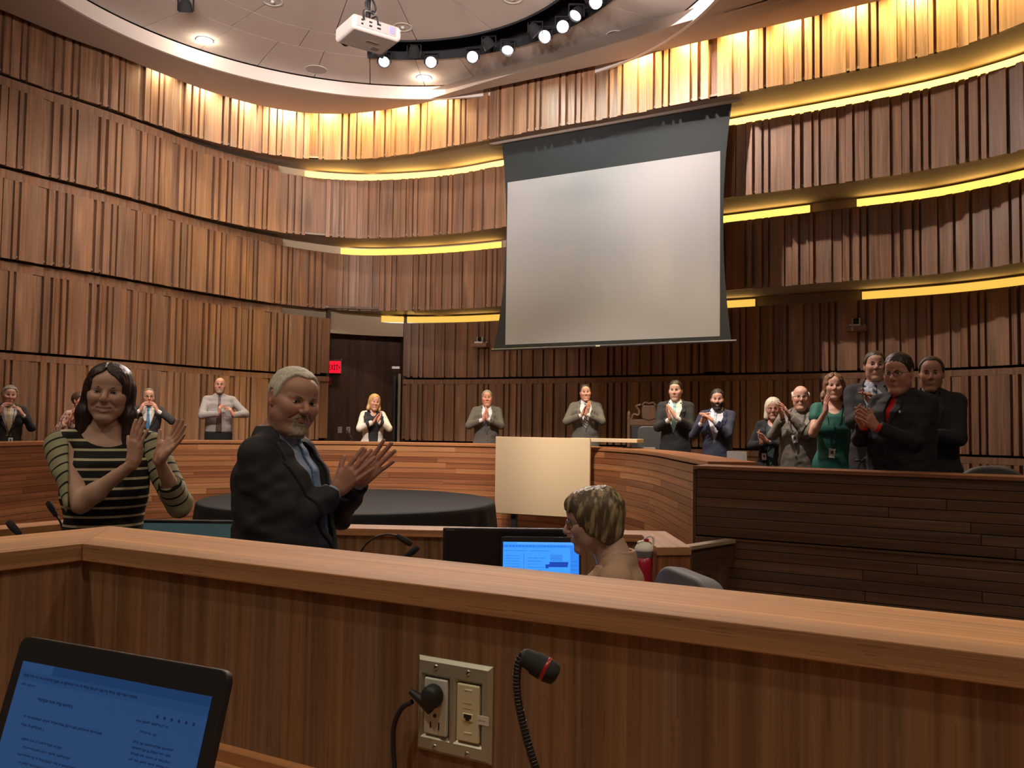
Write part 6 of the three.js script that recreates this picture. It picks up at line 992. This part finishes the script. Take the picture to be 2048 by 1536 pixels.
person({ label: 'tall dark-haired man in a black suit and turquoise tie', seed: 28, h: 1.813, pos: [2.165, DAIS, -11.34], yaw: -20, skin: [0.62, 0.37, 0.28], ruddy: 0.5, stubble: 0.3, head: { yaw: 0, size: 1.06 }, face: { frown: 1, long: 1.03, jaw: 0.98 }, hair: 'short', hairOpt: { top: 0.006 }, hairColor: [0.012, 0.009, 0.008],
  arms: clap(-0.01, 1.335, 0.29, { dR: [-0.25, 0.85, 0.3], dL: [-0.45, 0.82, 0.25], nR: [0.85, 0.3, 0.1], nL: [-0.8, -0.4, -0.2], gap: 0.03 }), wear: { shirt: [0.76, 0.75, 0.72], cuff: -0.012, tie: [0.20, 0.46, 0.46], tieStripe: { c: [0.30, 0.56, 0.56], slope: 0.9, p: 0.05, w: 0.4 }, tieShift: 0, jacket: { color: [0.014, 0.014, 0.018], v: 0.10, cuff: 0.065 } } });
person({ label: 'dark-bearded man in a navy suit clapping beside the bench end', seed: 29, h: 1.664, pos: [2.475, DAIS, -10.34], yaw: -26, skin: [0.56, 0.31, 0.22], ruddy: 0.5, head: { yaw: 12, pitch: 3, size: 1.06 }, face: { smile: 0.3, squint: 0.2 }, hair: 'short', hairOpt: { top: 0.005 }, hairColor: [0.014, 0.010, 0.009], beard: 'full', beardColor: [0.024, 0.014, 0.010],
  arms: { R: { p: [-0.115, 1.395, 0.23], d: [0.35, 0.8, 0.3], n: [0.6, -0.5, 0.6], curl: 0.5 }, L: { p: [-0.03, 1.40, 0.30], d: [-0.7, 0.6, 0.3], n: [-0.5, -0.75, -0.2], curl: 0.3, thumb: 0.8 } }, wear: { shirt: [0.62, 0.64, 0.70], cuff: -0.012, tie: [0.42, 0.44, 0.50], tieStripe: { dots: 1, c: [0.22, 0.24, 0.32] }, jacket: { color: [0.022, 0.026, 0.052], v: 0.10, cuff: 0.045 } } });
person({ label: 'white-haired woman with red glasses and dark cardigan clapping low', sex: 'f', seed: 30, h: 1.526, pos: [2.85, DAIS, -9.34], yaw: -22, girth: 1.15, skin: [0.60, 0.33, 0.25], ruddy: 0.7, head: { yaw: 4, size: 1.12, roll: 2 }, face: { smile: 0.5, fat: 0.004 }, hair: 'bob', hairOpt: { len: 0.12, part: 0.0, bangs: 0.02 }, hairColor: [0.62, 0.55, 0.42], hairStreak: [0.80, 0.74, 0.60], glasses: [0.28, 0.03, 0.04], rim: 0.0022,
  arms: clap(-0.11, 1.27, 0.26, { dR: [-0.35, 0.9, 0.2], dL: [-0.5, 0.75, 0.2], nR: [0.85, 0.3, 0.1], nL: [-0.6, -0.5, 0.3], curl: 0.3, gap: 0.03 }), wear: { top: { color: [0.03, 0.055, 0.065], neck: [0.075, 0.10, 0.04] }, jacket: { name: 'cardigan', color: [0.014, 0.015, 0.018], open: 0.06, v: 0.08, button: 1.0, lapel: false, pad: -0.006 } }, lanyard: { x: -0.10, y: 1.06, tilt: 0.08 } });
person({ label: 'balding older man with glasses in a grey tweed jacket', seed: 31, h: 1.635, pos: [2.91, DAIS, -8.66], yaw: -34, girth: 1.12, belly: 0.03, skin: [0.60, 0.34, 0.26], ruddy: 0.9, head: { yaw: 20, size: 1.10 }, face: { smile: 0.7, squint: 0.3, fat: 0.006 }, hair: 'fringe', hairOpt: { t: 0.016 }, hairColor: [0.45, 0.40, 0.33], hairStreak: [0.66, 0.61, 0.52], glasses: [0.10, 0.08, 0.06], rim: 0.0016, browColor: [0.35, 0.3, 0.24],
  arms: clap(-0.085, 1.475, 0.31, { dR: [-0.15, 0.75, 0.6], dL: [-0.3, 0.7, 0.6], nR: [0.9, 0.3, 0.1], nL: [-0.85, -0.4, 0], gap: 0.032, curl: 0.2 }), wear: { shirt: [0.16, 0.14, 0.12], jacket: { name: 'tweed_jacket', color: [0.17, 0.15, 0.125], v: 0.10, button: 1.1, cuff: 0.03, rough: 0.95 } }, lanyard: { x: 0.0, y: 1.21, tilt: 0.2 } });
person({ label: 'curly brown-haired woman in a green top clapping with bare arms', sex: 'f', seed: 32, h: 1.715, pos: [3.02, DAIS, -8.04], yaw: -20, girth: 1.12, bare: true, skin: [0.60, 0.34, 0.25], ruddy: 0.6, armFat: 1.12, head: { yaw: 4, pitch: -6, size: 1.06 }, face: { fat: 0.004, squint: 0.4, smile: 0.15 }, hair: 'wavy', hairOpt: { len: 0.15, part: 0.0, flare: 0.018 }, hairColor: [0.075, 0.034, 0.018], hairStreak: [0.24, 0.12, 0.06],
  arms: { R: { p: [-0.075, 1.455, 0.27], d: [0.05, 0.97, 0.15], n: [0.85, 0, -0.45], curl: 0.2, thumb: 0.7, pole: [-0.35, -1, 0.1] }, L: { p: [0.13, 1.46, 0.26], d: [-0.15, 0.95, 0.2], n: [-0.85, 0, -0.4], curl: 0.15, thumb: 0.6, pole: [0.3, -1, 0.1] } }, wear: { top: { color: [0.008, 0.105, 0.075], cap: 0.10, neck: [0.075, 0.13, 0.05], rough: 0.7 } }, lanyard: { x: -0.02, y: 1.03, tilt: -0.06 } });
person({ label: 'tall man in a dark grey suit with plaid tie behind the red-cuffed man', seed: 33, h: 1.879, pos: [3.15, DAIS, -7.44], yaw: -24, skin: [0.60, 0.35, 0.26], ruddy: 0.5, stubble: 0.15, head: { yaw: 8, pitch: -7, size: 1.02 }, face: { smile: 0.3, squint: 0.3, fat: 0.004 }, hair: 'short', hairOpt: { top: 0.005 }, hairColor: [0.045, 0.025, 0.015],
  arms: { R: { p: [-0.03, 1.345, 0.32], d: [-0.6, 0.55, 0.5], n: [0.35, 0.7, 0.5], curl: 0.2, thumb: 0.9 }, L: { p: [0.01, 1.375, 0.33], d: [-0.75, 0.45, 0.4], n: [-0.3, -0.85, 0.1], curl: 0.2, thumb: 0.9 } }, wear: { shirt: [0.52, 0.58, 0.70], cuff: -0.01, tie: [0.04, 0.045, 0.065], tieStripe: { c: [0.30, 0.32, 0.38], slope: 1.0, p: 0.05, w: 0.45 }, jacket: { color: [0.04, 0.04, 0.046], v: 0.095, cuff: 0.04 } } });
person({ label: 'dark-haired man half hidden behind the red-cuffed man at right', seed: 34, h: 1.737, pos: [3.055, DAIS, -6.25], yaw: -42, girth: 1.06, skin: [0.50, 0.27, 0.19], ruddy: 0.5, stubble: 0.35, head: { yaw: 14, pitch: 3, size: 1.05 }, face: { fat: 0.003, nose: 1.05 }, hair: 'recede', hairColor: [0.022, 0.018, 0.016], hairStreak: [0.07, 0.065, 0.06],
  arms: clap(0, 1.25, 0.30), wear: { shirt: [0.03, 0.03, 0.04], jacket: { color: [0.020, 0.021, 0.026], v: 0.08, cuff: 0.02 } } });
const rc = person({ label: 'man with glasses in a black jacket with bright red cuffs clapping', near: 1, seed: 35, h: 1.69, pos: [2.50, DAIS, -5.50], yaw: -58, girth: 1.14, belly: 0.03, skin: [0.50, 0.27, 0.20], ruddy: 0.7, stubble: 0.1, head: { yaw: 12, pitch: 8, size: 1.06, fwd: 0.02 }, face: { fat: 0.006, jaw: 1.04, frown: 1 }, hair: 'short', hairOpt: { top: 0.004 }, hairColor: [0.022, 0.013, 0.010], glasses: true, rim: 0.0015,
  arms: { R: { p: [-0.05, 1.315, 0.37], d: [0.12, 0.62, 0.75], n: [0.95, 0.0, -0.1], curl: 0.3, thumb: 0.5 }, L: { p: [0.03, 1.305, 0.37], d: [-0.12, 0.60, 0.75], n: [-0.95, 0.1, -0.05], curl: 0.28, thumb: 0.7, pole: [0.4, -1, -0.3] } },
  wear: { shirt: [0.62, 0.02, 0.016], cuff: -0.012, jacket: { color: [0.010, 0.010, 0.012], v: 0.035, button: 1.22, cuff: 0.02, wr: 0.010, loose: 1.08 } } });
{ const p = rc.onBody(0.085, 1.37, 0.038); part('lapel_pin', rbox(0.012, 0.016, 0.004, 0.002), plain([0.7, 0.7, 0.68], 0.3), rc.t, p, [0, 0.4, 0]); }
function PRINT() { const t = dataTex(128, 128, (u, v) => { const n = pn(u, v, 8, 8, 5); return n > 0.62 ? [0.45, 0.22, 0.2] : n < 0.3 ? [0.72, 0.62, 0.55] : [0.62, 0.52, 0.46]; }); t.repeat.set(5, 5); return new THREE.MeshStandardMaterial({ map: t, roughness: 0.85 }); }

renderer.render(scene, camera);
